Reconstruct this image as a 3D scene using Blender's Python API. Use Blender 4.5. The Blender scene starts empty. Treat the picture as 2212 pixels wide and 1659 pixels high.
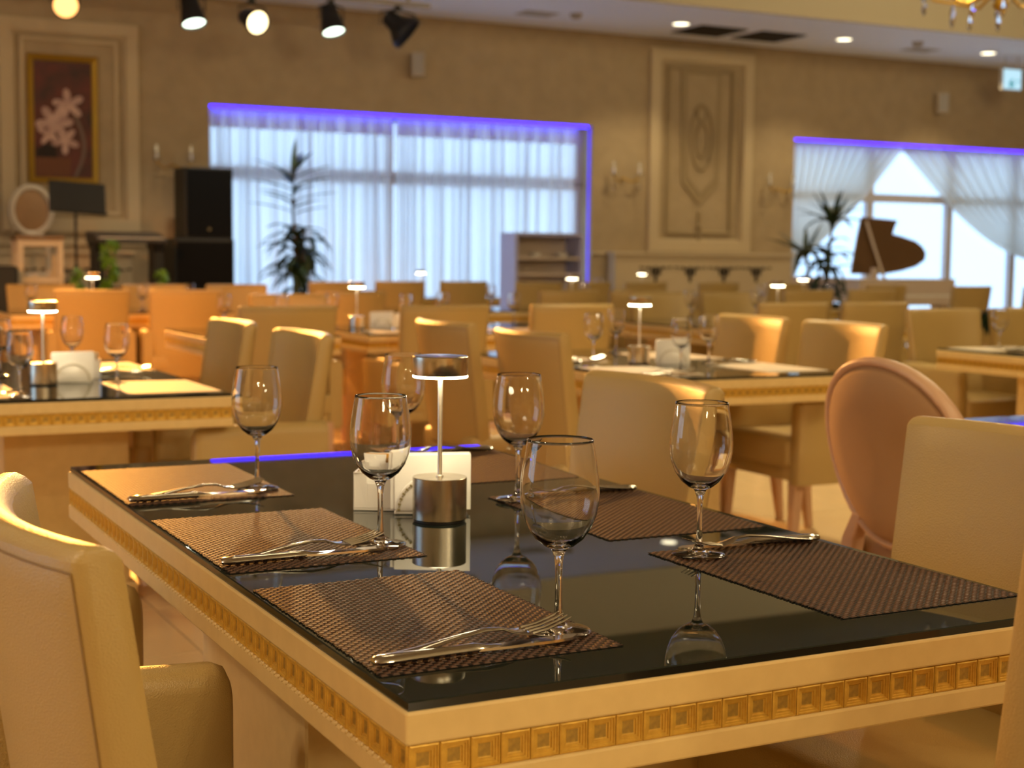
import bpy, bmesh, math, random
from mathutils import Vector, Matrix
random.seed(7)
PI = math.pi
sc = bpy.context.scene
COL = sc.collection

# ---------------------------------------------------------------- camera
cam_d = bpy.data.cameras.new('camera')
cam = bpy.data.objects.new('camera', cam_d)
COL.objects.link(cam)
F_PX, PITCH, YAW, ROLL = 3197.261, 0.0873, 0.4725, 0.0107
cy, sy, cp, sp = math.cos(YAW), math.sin(YAW), math.cos(PITCH), math.sin(PITCH)
fwd = Vector((sy*cp, cy*cp, -sp)); rgt = Vector((cy, -sy, 0)); upv = rgt.cross(fwd)
cr, sr = math.cos(ROLL), math.sin(ROLL)
r2 = cr*rgt + sr*upv; u2 = -sr*rgt + cr*upv
M = Matrix(((r2.x, u2.x, -fwd.x, -0.575), (r2.y, u2.y, -fwd.y, -1.348), (r2.z, u2.z, -fwd.z, 1.212), (0, 0, 0, 1)))
cam.matrix_world = M
cam_d.sensor_fit = 'HORIZONTAL'; cam_d.sensor_width = 36.0
cam_d.lens = F_PX/2212*36.0
cam_d.clip_start = 0.05; cam_d.clip_end = 200
cam_d.dof.use_dof = True; cam_d.dof.focus_distance = 1.95
cam_d.dof.aperture_fstop = 5.8; cam_d.dof.aperture_blades = 0
sc.camera = cam

# ---------------------------------------------------------------- world, exposure
wd = bpy.data.worlds.new('world'); sc.world = wd; wd.use_nodes = True
bgn = wd.node_tree.nodes['Background']
bgn.inputs['Color'].default_value = (0.55, 0.77, 1.0, 1); bgn.inputs['Strength'].default_value = 2.75
vs = sc.view_settings
vs.view_transform = 'Standard'; vs.look = 'None'; vs.exposure = -0.36; vs.gamma = 1.0
vs.use_curve_mapping = False
sc.cycles.max_bounces = 10; sc.cycles.transmission_bounces = 9; sc.cycles.transparent_max_bounces = 10
sc.cycles.diffuse_bounces = 3; sc.cycles.glossy_bounces = 4
sc.cycles.use_adaptive_sampling = True; sc.cycles.adaptive_threshold = 0.10; sc.cycles.adaptive_min_samples = 16
sc.cycles.sample_clamp_indirect = 6.0

WARM = (1.0, 0.80, 0.46)
def lamp(name, kind, loc, energy, color, radius=0.1, target=None, angle=60, blend=0.5, parent=None):
    d = bpy.data.lights.new(name, kind); d.energy = energy; d.color = color; d.shadow_soft_size = radius
    o = bpy.data.objects.new(name, d); COL.objects.link(o)
    o.location = loc
    if kind == 'SPOT':
        d.spot_size = math.radians(angle); d.spot_blend = blend
        o.rotation_euler = (Vector(target)-Vector(loc)).to_track_quat('-Z', 'Y').to_euler()
    if parent: o.parent = parent
    return o
# ceiling lights of the hall (lamps of chandeliers above and around the tables)
for i, (x, y, z, e) in enumerate([(0.9, -3.4, 4.3, 290), (4.0, -2.0, 4.3, 250), (-3.2, 0.4, 3.9, 320), (1.2, 3.0, 4.25, 30), (5.2, 2.4, 4.25, 150),
                                  (-3.2, 8.5, 4.25, 90), (9.5, 5.0, 4.25, 150), (12.0, 9.0, 4.25, 150)]):
    for k in range(6):
        lamp('ceiling_lamp_light', 'POINT', (x+.38*math.cos(PI*k/3), y+.38*math.sin(PI*k/3), z), e/6, WARM if i != 2 else (1.0, .78, .54), 0.07)
# two chandeliers farther back in the hall, behind the photographer
for (x, y) in ((-1.8, -10.5), (4.2, -11.5)):
    for k in range(8):
        lamp('rear_chandelier_light', 'POINT', (x+.5*math.cos(PI*k/4), y+.5*math.sin(PI*k/4), 3.5), 70, WARM, 0.06)
# downlight over the passage behind the right table
lamp('passage_spot_light', 'SPOT', (4.4, 6.0, 4.6), 900, WARM, 0.10, (3.5, 4.2, 0.0), 46, 0.5)
# orange stage spot that falls on the left half of the hall from the side
lamp('orange_spot_light', 'SPOT', (-3.4, 1.6, 4.1), 4200, (1.0, 0.36, 0.05), 0.12, (1.25, 9.4, 0.6), 27, 0.6)

# ---------------------------------------------------------------- materials
MATS = {}
def mat(name, color, rough=0.5, metal=0.0, spec=0.5, bump=None, noise=None, emit=None, estr=0.0, trans=0.0, ior=1.5, coat=0.0, sheen=0.0):
    """bump=(scale,strength,distance), noise=(scale,color2,amount)"""
    m = bpy.data.materials.new(name); m.use_nodes = True
    nt = m.node_tree; b = nt.nodes['Principled BSDF']
    b.inputs['Base Color'].default_value = (*color, 1)
    b.inputs['Roughness'].default_value = rough
    b.inputs['Metallic'].default_value = metal
    b.inputs['Specular IOR Level'].default_value = spec
    b.inputs['IOR'].default_value = ior
    b.inputs['Transmission Weight'].default_value = trans
    b.inputs['Coat Weight'].default_value = coat
    if emit:
        b.inputs['Emission Color'].default_value = (*emit, 1); b.inputs['Emission Strength'].default_value = estr
    if bump or noise:
        tc = nt.nodes.new('ShaderNodeTexCoord')
    if noise:
        n = nt.nodes.new('ShaderNodeTexNoise'); n.inputs['Scale'].default_value = noise[0]; n.inputs['Detail'].default_value = 4
        nt.links.new(tc.outputs['Object'], n.inputs['Vector'])
        r = nt.nodes.new('ShaderNodeMapRange'); r.inputs[1].default_value = 0.35; r.inputs[2].default_value = 0.7
        r.inputs[3].default_value = 0; r.inputs[4].default_value = noise[2]
        nt.links.new(n.outputs['Fac'], r.inputs[0])
        mx = nt.nodes.new('ShaderNodeMix'); mx.data_type = 'RGBA'
        mx.inputs[6].default_value = (*color, 1); mx.inputs[7].default_value = (*noise[1], 1)
        nt.links.new(r.outputs[0], mx.inputs[0]); nt.links.new(mx.outputs[2], b.inputs['Base Color'])
    if bump:
        v = nt.nodes.new('ShaderNodeTexVoronoi' if len(bump) > 3 else 'ShaderNodeTexNoise')
        v.inputs['Scale'].default_value = bump[0]
        nt.links.new(tc.outputs['Object'], v.inputs['Vector'])
        bp = nt.nodes.new('ShaderNodeBump'); bp.inputs['Strength'].default_value = bump[1]; bp.inputs['Distance'].default_value = bump[2]
        nt.links.new(v.outputs[0], bp.inputs['Height']); nt.links.new(bp.outputs[0], b.inputs['Normal'])
    MATS[name] = m
    return m

LEATHER = mat('cream_leather', (0.45, 0.31, 0.110), 0.38, spec=0.5, bump=(420, 0.35, 0.0012, 1))
LEATHER2 = mat('tan_pale_leather', (0.66, 0.55, 0.41), 0.45, bump=(420, 0.3, 0.001, 1))
SEAM = mat('seam_thread', (0.27, 0.17, 0.07), 0.7)
CREAM = mat('cream_paint', (0.76, 0.565, 0.255), 0.38, noise=(30, (0.66, 0.48, 0.21), 0.5), bump=(60, 0.08, 0.001))
GOLD = mat('gold_leaf', (0.74, 0.47, 0.08), 0.36, metal=0.4, noise=(70, (0.48, 0.26, 0.04), 0.7), bump=(160, 0.25, 0.001))
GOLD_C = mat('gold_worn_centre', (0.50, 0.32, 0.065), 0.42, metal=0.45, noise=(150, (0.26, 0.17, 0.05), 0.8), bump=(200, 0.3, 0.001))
GLASS_T = mat('dark_table_glass', (0.012, 0.017, 0.013), 0.02, spec=0.62, ior=1.52)
GLASS_M = mat('dark_table_glass_uneven', (0.012, 0.017, 0.013), 0.012, spec=0.62, ior=1.52)
nt_ = GLASS_M.node_tree; ge_ = nt_.nodes.new('ShaderNodeNewGeometry'); va_ = nt_.nodes.new('ShaderNodeVectorMath'); va_.operation = 'ADD'
va_.inputs[1].default_value = (0.0, -0.0055, 0.0)      # the sheet lies half a degree out of level
nt_.links.new(ge_.outputs['Normal'], va_.inputs[0]); nt_.links.new(va_.outputs[0], nt_.nodes['Principled BSDF'].inputs['Normal'])
GLASS_E = mat('glass_edge', (0.006, 0.008, 0.009), 0.08, spec=0.5)
CLEAR = mat('clear_glass', (1, 1, 1), 0.0, trans=1.0, ior=1.47)
STEEL = mat('polished_steel', (0.72, 0.70, 0.66), 0.13, metal=1.0)
def brushed(name, col, rough):
    m = mat(name, col, rough, metal=1.0)
    nt = m.node_tree; b = nt.nodes['Principled BSDF']
    b.inputs['Anisotropic'].default_value = 0.7
    tc = nt.nodes.new('ShaderNodeTexCoord'); mp = nt.nodes.new('ShaderNodeMapping')
    mp.inputs['Scale'].default_value = (8, 8, 900)
    n = nt.nodes.new('ShaderNodeTexNoise'); n.inputs['Scale'].default_value = 1.0
    nt.links.new(tc.outputs['Object'], mp.inputs[0]); nt.links.new(mp.outputs[0], n.inputs['Vector'])
    bp = nt.nodes.new('ShaderNodeBump'); bp.inputs['Strength'].default_value = 0.05; bp.inputs['Distance'].default_value = 0.0005
    nt.links.new(n.outputs[0], bp.inputs['Height']); nt.links.new(bp.outputs[0], b.inputs['Normal'])
    return m
BRUSHED = brushed('brushed_steel', (0.62, 0.58, 0.50), 0.22)
SATIN = mat('satin_steel', (0.78, 0.73, 0.63), 0.42, metal=1.0)
BLACK = mat('black_plastic', (0.008, 0.008, 0.009), 0.5)
BLACKCL = mat('black_cloth_grille', (0.006, 0.006, 0.007), 0.9, spec=0.1)
WHITE = mat('white_ceramic', (0.80, 0.77, 0.70), 0.18)
PAPER = mat('white_paper', (0.86, 0.84, 0.78), 0.8, spec=0.2)
AMBER = mat('amber_sachet', (0.55, 0.30, 0.06), 0.4)
BROWNP = mat('brown_print', (0.10, 0.04, 0.02), 0.6)
WEAVE = mat('brown_vinyl_weave', (0.075, 0.032, 0.015), 0.48, spec=0.32, noise=(140, (0.10, 0.044, 0.022), 0.8))
WEAVE_D = mat('dark_vinyl_weave', (0.012, 0.006, 0.004), 0.55, spec=0.2)
BEIGEMAT = mat('beige_woven_placemat', (0.55, 0.46, 0.33), 0.6, bump=(350, 0.5, 0.001, 1))
WARMGLOW = mat('warm_lamp_diffuser', (1, 1, 1), 0.5, emit=(1.0, 0.84, 0.55), estr=42)
WALLM = mat('tan_wall_paper', (0.44, 0.33, 0.19), 0.6, noise=(5, (0.37, 0.275, 0.155), 0.7), bump=(40, 0.15, 0.004))
MOULD = mat('wall_moulding_paint', (0.56, 0.44, 0.27), 0.5)
MOULDD = mat('wall_relief_paint', (0.34, 0.25, 0.13), 0.55)
CEILM = mat('ceiling_paint_lilac_glow', (0.84, 0.87, 1.0), 0.7)  # lavender glow of LED and daylight is put into this tint
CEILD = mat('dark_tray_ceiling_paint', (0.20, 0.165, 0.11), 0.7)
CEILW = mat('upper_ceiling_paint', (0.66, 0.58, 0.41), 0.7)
TILE = mat('beige_floor_tile', (0.74, 0.54, 0.29), 0.22, noise=(2.5, (0.66, 0.47, 0.25), 0.6))
GROUT = mat('tile_grout', (0.25, 0.18, 0.11), 0.8)
GREEN = mat('leaf_green', (0.012, 0.030, 0.010), 0.45, noise=(6, (0.025, 0.055, 0.012), 0.7))
LGREEN = mat('bright_leaf_green', (0.10, 0.22, 0.015), 0.5)
BARK = mat('plant_stem', (0.10, 0.07, 0.04), 0.8)
POTM = mat('pale_blue_pot', (0.35, 0.45, 0.60), 0.3)
SOIL = mat('pot_soil', (0.03, 0.02, 0.012), 0.9)
FRAMEW = mat('window_frame_paint', (0.55, 0.53, 0.58), 0.5)
PIANOW = mat('white_piano_lacquer', (0.62, 0.50, 0.40), 0.15)
LIDB = mat('brown_lid_lacquer', (0.14, 0.075, 0.035), 0.25)
GILT = mat('gilt_frame', (0.55, 0.33, 0.04), 0.35, metal=0.7, bump=(90, 0.4, 0.003))
WOODW = mat('white_frame_wood', (0.62, 0.54, 0.42), 0.45)
WOODP = mat('blush_wood', (0.58, 0.36, 0.22), 0.4)
SUEDE = mat('tan_suede', (0.40, 0.235, 0.11), 0.75, noise=(4, (0.34, 0.19, 0.085), 0.7))
DARKVENT = mat('vent_dark', (0.025, 0.016, 0.009), 0.7)
LILAC = mat('lilac_side_panel', (0.42, 0.40, 0.60), 0.5)
GREYP = mat('grey_box_paint', (0.40, 0.36, 0.31), 0.5)

def glassthin(name):
    m = bpy.data.materials.new(name); m.use_nodes = True
    nt = m.node_tree; nt.nodes.clear()
    o = nt.nodes.new('ShaderNodeOutputMaterial'); t = nt.nodes.new('ShaderNodeBsdfTransparent')
    g = nt.nodes.new('ShaderNodeBsdfGlossy'); g.inputs['Roughness'].default_value = 0.02
    mx = nt.nodes.new('ShaderNodeMixShader'); mx.inputs[0].default_value = 0.06
    t.inputs['Color'].default_value = (0.95, 0.97, 1.0, 1)
    nt.links.new(t.outputs[0], mx.inputs[1]); nt.links.new(g.outputs[0], mx.inputs[2]); nt.links.new(mx.outputs[0], o.inputs[0])
    return m
PANE = glassthin('window_pane_glass')
def sheer(name, col, tr, tl):
    m = bpy.data.materials.new(name); m.use_nodes = True
    nt = m.node_tree; nt.nodes.clear()
    o = nt.nodes.new('ShaderNodeOutputMaterial')
    t = nt.nodes.new('ShaderNodeBsdfTransparent'); l = nt.nodes.new('ShaderNodeBsdfTranslucent'); d = nt.nodes.new('ShaderNodeBsdfDiffuse')
    l.inputs['Color'].default_value = (*col, 1); d.inputs['Color'].default_value = (*col, 1)
    m1 = nt.nodes.new('ShaderNodeMixShader'); m1.inputs[0].default_value = tl
    m2 = nt.nodes.new('ShaderNodeMixShader'); m2.inputs[0].default_value = tr
    nt.links.new(d.outputs[0], m1.inputs[1]); nt.links.new(l.outputs[0], m1.inputs[2])
    nt.links.new(m1.outputs[0], m2.inputs[1]); nt.links.new(t.outputs[0], m2.inputs[2]); nt.links.new(m2.outputs[0], o.inputs[0])
    return m
SHEER = sheer('sheer_white_voile', (0.86, 0.88, 0.92), 0.30, 0.66)
HEADB = sheer('curtain_heading_tape', (0.86, 0.88, 0.94), 0.04, 0.50)
SWAGM = sheer('swag_cream_voile', (0.80, 0.79, 0.74), 0.13, 0.60)
def emis(name, col, s):
    m = bpy.data.materials.new(name); m.use_nodes = True
    nt = m.node_tree; nt.nodes.clear()
    o = nt.nodes.new('ShaderNodeOutputMaterial'); e = nt.nodes.new('ShaderNodeEmission')
    e.inputs[0].default_value = (*col, 1); e.inputs[1].default_value = s
    nt.links.new(e.outputs[0], o.inputs[0]); return m
LED = emis('violet_led', (0.030, 0.012, 1.0), 12)
LEDV = emis('dim_violet_led', (0.06, 0.025, 1.0), 2.5)
LED2 = emis('purple_led', (0.065, 0.016, 1.0), 7)
HOT_O = emis('orange_hot_lens', (1.0, 0.45, 0.13), 4)
HOT_W = emis('warm_hot_lens', (1.0, 0.78, 0.40), 6)
HOT_G = emis('greenish_white_lens', (0.85, 1.0, 0.80), 6)
DOWNL = emis('downlight_lens', (1.0, 0.86, 0.55), 7)
BULB = emis('candle_bulb', (1.0, 0.72, 0.30), 12)
BULBDIM = emis('dim_candle_bulb', (1.0, 0.72, 0.38), 0.5)
EXITF = emis('exit_sign_face', (0.55, 0.85, 1.0), 1.3)
EXITG = emis('exit_sign_teal', (0.02, 0.42, 0.45), 0.8)

# ---------------------------------------------------------------- mesh helpers
class MB:
    def __init__(s): s.v = []; s.f = []
    def add(s, vs, fs):
        n = len(s.v); s.v += [tuple(p) for p in vs]; s.f += [tuple(i+n for i in f) for f in fs]; return s
    def box(s, x0, x1, y0, y1, z0, z1):
        return s.add([(x0,y0,z0),(x1,y0,z0),(x1,y1,z0),(x0,y1,z0),(x0,y0,z1),(x1,y0,z1),(x1,y1,z1),(x0,y1,z1)],
                     [(0,3,2,1),(4,5,6,7),(0,1,5,4),(1,2,6,5),(2,3,7,6),(3,0,4,7)])
    def loft(s, rings, closed=True, caps=True, loop=False):
        n = len(rings[0]); vs = [p for r in rings for p in r]; fs = []
        R = len(rings)
        for i in range(R if loop else R-1):
            a = i*n; b = ((i+1) % R)*n
            for k in range(n if closed else n-1):
                k2 = (k+1) % n; fs.append((a+k, a+k2, b+k2, b+k))
        if caps and not loop:
            fs.append(tuple(range(n-1, -1, -1))); fs.append(tuple(range((R-1)*n, R*n)))
        return s.add(vs, fs)
    def lathe(s, prof, seg=24, c=(0,0,0), caps=False):
        rings = [[(c[0]+r*math.cos(2*PI*k/seg), c[1]+r*math.sin(2*PI*k/seg), c[2]+z) for k in range(seg)] for r, z in prof]
        return s.loft(rings, True, caps)
    def cyl(s, c, r, h, seg=16, r2=None):
        r2 = r if r2 is None else r2
        return s.lathe([(r,0),(r2,h)], seg, c, True)
    def tube(s, path, r, seg=8, rs=None):
        path = [Vector(p) for p in path]; rings = []
        for i, p in enumerate(path):
            d = (path[min(i+1,len(path)-1)]-path[max(i-1,0)]).normalized()
            a = Vector((0,0,1)) if abs(d.z) < 0.9 else Vector((1,0,0))
            u = d.cross(a).normalized(); w = u.cross(d)
            rr = rs[i] if rs else r
            rings.append([tuple(p+rr*(math.cos(2*PI*k/seg)*u+math.sin(2*PI*k/seg)*w)) for k in range(seg)])
        return s.loft(rings)
    def sphere(s, c, r, seg=10, rings=6, sz=1.0):
        pr = [(max(r*math.sin(PI*i/rings), 1e-5), -r*sz*math.cos(PI*i/rings)) for i in range(rings+1)]
        return s.lathe(pr, seg, c)
    def prism(s, pts, axis, a, b):
        """outline pts (2D) extruded along axis from a to b"""
        def P(p, t): return {'x': (t, p[0], p[1]), 'y': (p[0], t, p[1]), 'z': (p[0], p[1], t)}[axis]
        return s.loft([[P(p, a) for p in pts], [P(p, b) for p in pts]])
    def mesh(s, name, material, smooth=None, bevel=0, seg=2):
        me = bpy.data.meshes.new(name); me.from_pydata(s.v, [], s.f)
        bm = bmesh.new(); bm.from_mesh(me)
        bmesh.ops.remove_doubles(bm, verts=bm.verts, dist=1e-6)
        bmesh.ops.recalc_face_normals(bm, faces=bm.faces)
        if bevel:
            ed = [e for e in bm.edges if len(e.link_faces) == 2 and e.calc_face_angle(0) > 0.6]
            bmesh.ops.bevel(bm, geom=ed, offset=bevel, segments=seg, affect='EDGES', profile=0.5, clamp_overlap=True)
        if smooth is not None:
            for f in bm.faces: f.smooth = True
            for e in bm.edges:
                if len(e.link_faces) == 2 and e.calc_face_angle(0) > smooth: e.smooth = False
        bm.to_mesh(me); bm.free()
        for m in (material if isinstance(material, (list, tuple)) else [material]): me.materials.append(m)
        return me
    def build(s, name, material, parent=None, smooth=None, bevel=0, seg=2, loc=None):
        o = bpy.data.objects.new(name, s.mesh(name, material, smooth, bevel, seg))
        COL.objects.link(o)
        if parent: o.parent = parent
        if loc: o.location = loc
        return o
def inst(name, me, parent=None, loc=(0,0,0), rot=(0,0,0)):
    o = bpy.data.objects.new(name, me); COL.objects.link(o); o.parent = parent; o.location = loc; o.rotation_euler = rot; return o
def tag(o, label=None, cat=None, group=None, kind=None):
    if label: o['label'] = label
    if cat: o['category'] = cat
    if group: o['group'] = group
    if kind: o['kind'] = kind
    return o
def thing(name, label, cat, loc=(0,0,0), rz=0, group=None):
    o = bpy.data.objects.new(name, None); COL.objects.link(o); o.location = loc; o.rotation_euler = (0,0,rz)
    o.empty_display_size = 0.1
    return tag(o, label, cat, group)
def dup(root, loc, rz=0, label=None, group=None, scale=None):
    r = root.copy(); COL.objects.link(r); r.location = loc; r.rotation_euler = (0,0,rz)
    if label: r['label'] = label
    if group: r['group'] = group
    if scale: r.scale = (scale,)*3
    for ch in list(root.children):
        c = ch.copy(); COL.objects.link(c); c.parent = r
        for g in list(ch.children):
            d = g.copy(); COL.objects.link(d); d.parent = c
    return r
class Proto:
    """first use moves the built thing itself, later uses copy it"""
    def __init__(s, root): s.root = root; s.used = False
    def put(s, loc, rz=0, label=None, group=None, scale=None):
        if not s.used:
            s.used = True; r = s.root; r.location = loc; r.rotation_euler = (0,0,rz)
            if label: r['label'] = label
            if group: r['group'] = group
            if scale: r.scale = (scale,)*3
            return r
        return dup(s.root, loc, rz, label, group, scale if scale else 1.0)
def struct(o): o['kind'] = 'structure'; return o

# ================================================================ ROOM
YW = 15.0; ZC = 4.0; ZU = 4.7; YS = 12.66
X0, X1, Y0 = -6.0, 19.0, -15.0
WY = 0.35      # depth of the window reveals
# floor: grout bed, tiles
fl = struct(MB().box(X0-.2, X1+.2, Y0-.2, YW+.5, -0.10, -0.004).build('floor', GROUT))
TS = 0.6
tme = MB().box(0.002, TS-0.002, 0.002, TS-0.002, -0.006, 0.0).mesh('tile', TILE, bevel=0.0012, seg=1)
far = MB()
for i in range(int((X1-X0)/TS)+1):
    for j in range(int((YW-Y0)/TS)+1):
        x = X0+i*TS; y = Y0+j*TS
        if -1.3 < x < 6.2 and 1.1 < y < 8.4: inst('tile', tme, fl, (x, y, 0))
        else: far.box(x+.002, min(x+TS-.002, X1), y+.002, min(y+TS-.002, YW+.3), -0.006, 0)
o = far.build('tile_field', TILE, fl); o['kind'] = 'stuff'
# back wall with two window openings
W1 = (3.97, 8.88, 0.0, 2.84); W2 = (12.05, 17.4, 0.0, 2.83)
b = MB()
for (xa, xb, za, zb) in [(X0, W1[0], 0, ZC+.2), (W1[0], W1[1], W1[3], ZC+.2), (W1[1], W2[0], 0, ZC+.2), (W2[0], W2[1], W2[3], ZC+.2), (W2[1], X1, 0, ZC+.2)]:
    b.box(xa, xb, YW, YW+WY, za, zb)
wall_back = struct(b.build('wall_back', WALLM))
WL = (2.8, 7.5, 0.0, 2.84)
struct(MB().box(X0-.3, X0, Y0, WL[0], 0, ZU).box(X0-.3, X0, WL[1], YW+.3, 0, ZU).box(X0-.3, X0, WL[0], WL[1], WL[3], ZU).build('wall_left', WALLM))
win3 = struct(thing('unseen_window', None, None, (0, 0, 0)))  # unseen window and violet strip, added for cool fill and glass reflections
for yy in (WL[0]+.05, 4.4, 6.0, WL[1]-.05): MB().box(X0-.30, X0-.22, yy-.05, yy+.05, 0, WL[3]).build('mullion', FRAMEW, win3)
for zz in (.05, 2.11, WL[3]-.05): MB().box(X0-.29, X0-.23, WL[0], WL[1], zz-.05, zz+.05).build('transom', FRAMEW, win3)
MB().box(X0-.06, X0-.03, WL[0]+.03, WL[1]-.03, WL[3]-.03, WL[3]-.01).build('led_strip', LED, win3)
struct(MB().box(X1, X1+.2, Y0, YW+.3, 0, ZU).build('wall_right', WALLM))
struct(MB().box(X0, X1, Y0-.2, Y0, 0, ZU).build('wall_front', WALLM))
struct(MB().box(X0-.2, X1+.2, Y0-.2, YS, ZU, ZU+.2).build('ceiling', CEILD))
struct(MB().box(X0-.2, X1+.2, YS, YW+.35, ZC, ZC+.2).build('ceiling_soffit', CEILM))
struct(MB().box(X0, X1, YS-.03, YS, ZC, ZU).box(X0, X1, YS-.05, YS+.02, ZC-.02, ZC+.06).build('trim_1', CEILW))
struct(MB().box(X0, W1[0], YW-.02, YW, 0, .14).box(W1[1], W2[0], YW-.02, YW, 0, .14).build('baseboard_back', MOULD))

# window 1: frame, panes, sheer curtains, led strip
def bars(x0, x1, z0, z1, xs, zs, y, w=0.07, d=0.08):
    b = MB()
    for x in xs: b.box(x-w/2, x+w/2, y-d/2, y+d/2, z0, z1)
    for z in zs: b.box(x0, x1, y-d/2-.002, y+d/2+.002, z-w/2, z+w/2)
    return b
win1 = struct(thing('window_1', None, None, (0,0,0)))
bars(W1[0], W1[1], 0, W1[3], [W1[0]+.035, 6.24, W1[1]-.035], [.05, 2.075, 2.145, W1[3]-.035], YW+.30, 0.09).build('window_frame', FRAMEW, win1)
xs = [W1[0]+.035, 6.24, W1[1]-.035]
for k in range(2):
    for (za, zb) in ((.1, 2.06), (2.16, 2.78)):
        MB().box(xs[k]+.06, xs[k+1]-.06, YW+.295, YW+.303, za, zb).build('pane', PANE, win1)
MB().box(W1[0]+.03, W1[1]-.03, YW+.05, YW+.09, W1[3]-.025, W1[3]-.005).build('led_strip', LED, win1)
MB().box(W1[1]-.012, W1[1]-.004, YW+.05, YW+.07, .5, W1[3]-.03).build('led_strip', LEDV, win1)['label'] = 'vertical violet strip in the right reveal'
win2 = struct(thing('window_2', None, None, (0,0,0)))
xs2 = [W2[0]+.035, 13.62, 15.12, 16.4, W2[1]-.035]
bars(W2[0], W2[1], 0, W2[3], xs2, [.05, 2.07, W2[3]-.03], YW+.30, 0.12).build('window_frame', FRAMEW, win2)
for k in range(4):
    for (za, zb) in ((.1, 2.0), (2.13, 2.77)):
        MB().box(xs2[k]+.06, xs2[k+1]-.06, YW+.295, YW+.303, za, zb).build('pane', PANE, win2)
MB().box(W2[0]+.03, W2[1]-.03, YW+.05, YW+.09, W2[3]-.025, W2[3]-.005).build('led_strip', LED2, win2)

def curtain(xa, xb, zt, zb, y, folds, amp, nz=12):
    rng = random.Random(int(xa*100)); K = 12
    wd_ = [rng.uniform(.35, 1.7) for _ in range(folds)]; tot = sum(wd_)
    rows = []
    for j in range(nz+1):
        t = j/nz; z = zt+(zb-zt)*t; row = []; acc = 0
        for f in range(folds):
            w_ = wd_[f]/tot*(xb-xa); am = amp*(.5+.5*wd_[f]); ov = .30+.20*math.sin(f*2.3)
            for k in range(K if f < folds-1 else K+1):
                q = k/K
                row.append((xa+acc+w_*q+ov*w_*math.sin(4*PI*q)*(.6+.4*t)+.01*math.sin(3*t+f), y+am*math.sin(2*PI*q)*(.7+.3*t), z))
            acc += w_
        rows.append(row)
    return MB().loft(rows, closed=False, caps=False)
for (xa, xb, lab) in ((W1[0]+.01, 6.215, 'long white sheer curtain at the left of the wide violet-lit window'),
                      (6.265, W1[1]-.16, 'long white sheer curtain at the right of the wide violet-lit window')):
    r = thing('sheer_curtain', lab, 'curtain', (0, 0, 0), group='sheer curtains of the wide window')
    curtain(xa, xb, 2.80, 0.02, YW+.17, 19 if xa < 5 else 20, 0.04).build('drape', SHEER, r, smooth=3)
    curtain(xa, xb, 2.805, 2.60, YW+.115, 34, 0.008, 3).build('heading_band', HEADB, r, smooth=3)
tag(MB().tube([(W1[0]+.02, YW+.16, 2.815), (W1[1]-.02, YW+.16, 2.815)], .012, 8).build('curtain_rail', FRAMEW), 'thin curtain rail under the violet light of the wide window', 'curtain rail')

def swag(xa, xb, tie, zt, ztie, y, side, folds=13, sag=.10):
    rng = random.Random(int(xa*7)); n = folds*6; nz = 22; rows = []
    for j in range(nz+1):
        t = j/nz; row = []
        for i in range(n+1):
            s = i/n; top = xa+(xb-xa)*s
            e = s if side < 0 else 1-s            # 1 at the open edge of the swag
            bt = tie[0]+(0.10*s-0.05)
            tt = t**(1.0-0.12*e)
            x = top+(bt-top)*(t**(1.35-0.45*e))
            z = zt+(ztie-zt)*tt-sag*e*math.sin(PI*t)
            a = 0.075*(1-0.55*t)
            row.append((x, y-0.02*e+a*math.sin(2*PI*s*folds+1.3*math.sin(5*s)), z))
        rows.append(row)
    for j in range(1, 9):                          # the tail below the tie-back
        t = j/8; row = []
        for i in range(n+1):
            s = i/n
            row.append((tie[0]+(0.10*s-0.05)*(1+1.6*t)-side*0.0, y+(0.025+0.01*t)*math.sin(2*PI*s*folds+1.3*math.sin(5*s)), ztie+(0.03-ztie)*t))
        rows.append(row)
    return MB().loft(rows, closed=False, caps=False)
for (a, bq, tie, side, lab) in ((W2[0]+.03, 14.05, (12.17,), -1, 'tied-back cream voile curtain to the left of the piano'),
                               (14.06, W2[1]-.03, (17.2,), 1, 'tied-back cream voile curtain sweeping right above the piano')):
    r = thing('swag_curtain', lab, 'curtain', (0,0,0), group='tied-back curtains of the door window')
    swag(a, bq, tie, 2.79, 1.12, YW+.17, side, 13, .10 if side < 0 else .34).build('drape', SWAGM, r, smooth=3)
    MB().lathe([(.09, -.03), (.10, 0), (.09, .03)], 16, (tie[0], YW+.17, 1.12)).build('tie_back', SWAGM, r, smooth=1)
tag(MB().tube([(W2[0]+.02, YW+.2, 2.81), (W2[1]-.02, YW+.2, 2.81)], .012, 8).build('curtain_rail', FRAMEW), 'thin curtain rail above the tied-back curtains', 'curtain rail')

# wall panels (raised mouldings)
def frame_mould(name, x0, x1, z0, z1, w, d, m=MOULD, y=YW):
    b = MB()
    for (k, dd) in ((0, d), (w*.35, d*.55), (w*.7, d*.3)):
        ww = w-k
        xa, xb, za, zb = x0+k*.5, x1-k*.5, z0+k*.5, z1-k*.5
        b.box(xa, xa+ww*.4, y-dd, y, za, zb).box(xb-ww*.4, xb, y-dd, y, za, zb)
        b.box(xa+ww*.4, xb-ww*.4, y-dd, y, za, za+ww*.4).box(xa+ww*.4, xb-ww*.4, y-dd, y, zb-ww*.4, zb)
    return b.build(name, m, bevel=0.004, seg=1)
struct(frame_mould('trim_2', 1.74, 3.18, 1.40, 3.62, .34, .07))
struct(MB().box(1.95, 2.97, YW-.012, YW, 1.60, 3.42).build('trim_3', WALLM))
struct(frame_mould('trim_4', 1.95, 2.97, 1.58, 3.44, .10, .035))
struct(frame_mould('trim_5', 9.70, 11.30, 1.27, 3.87, .36, .08))
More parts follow.
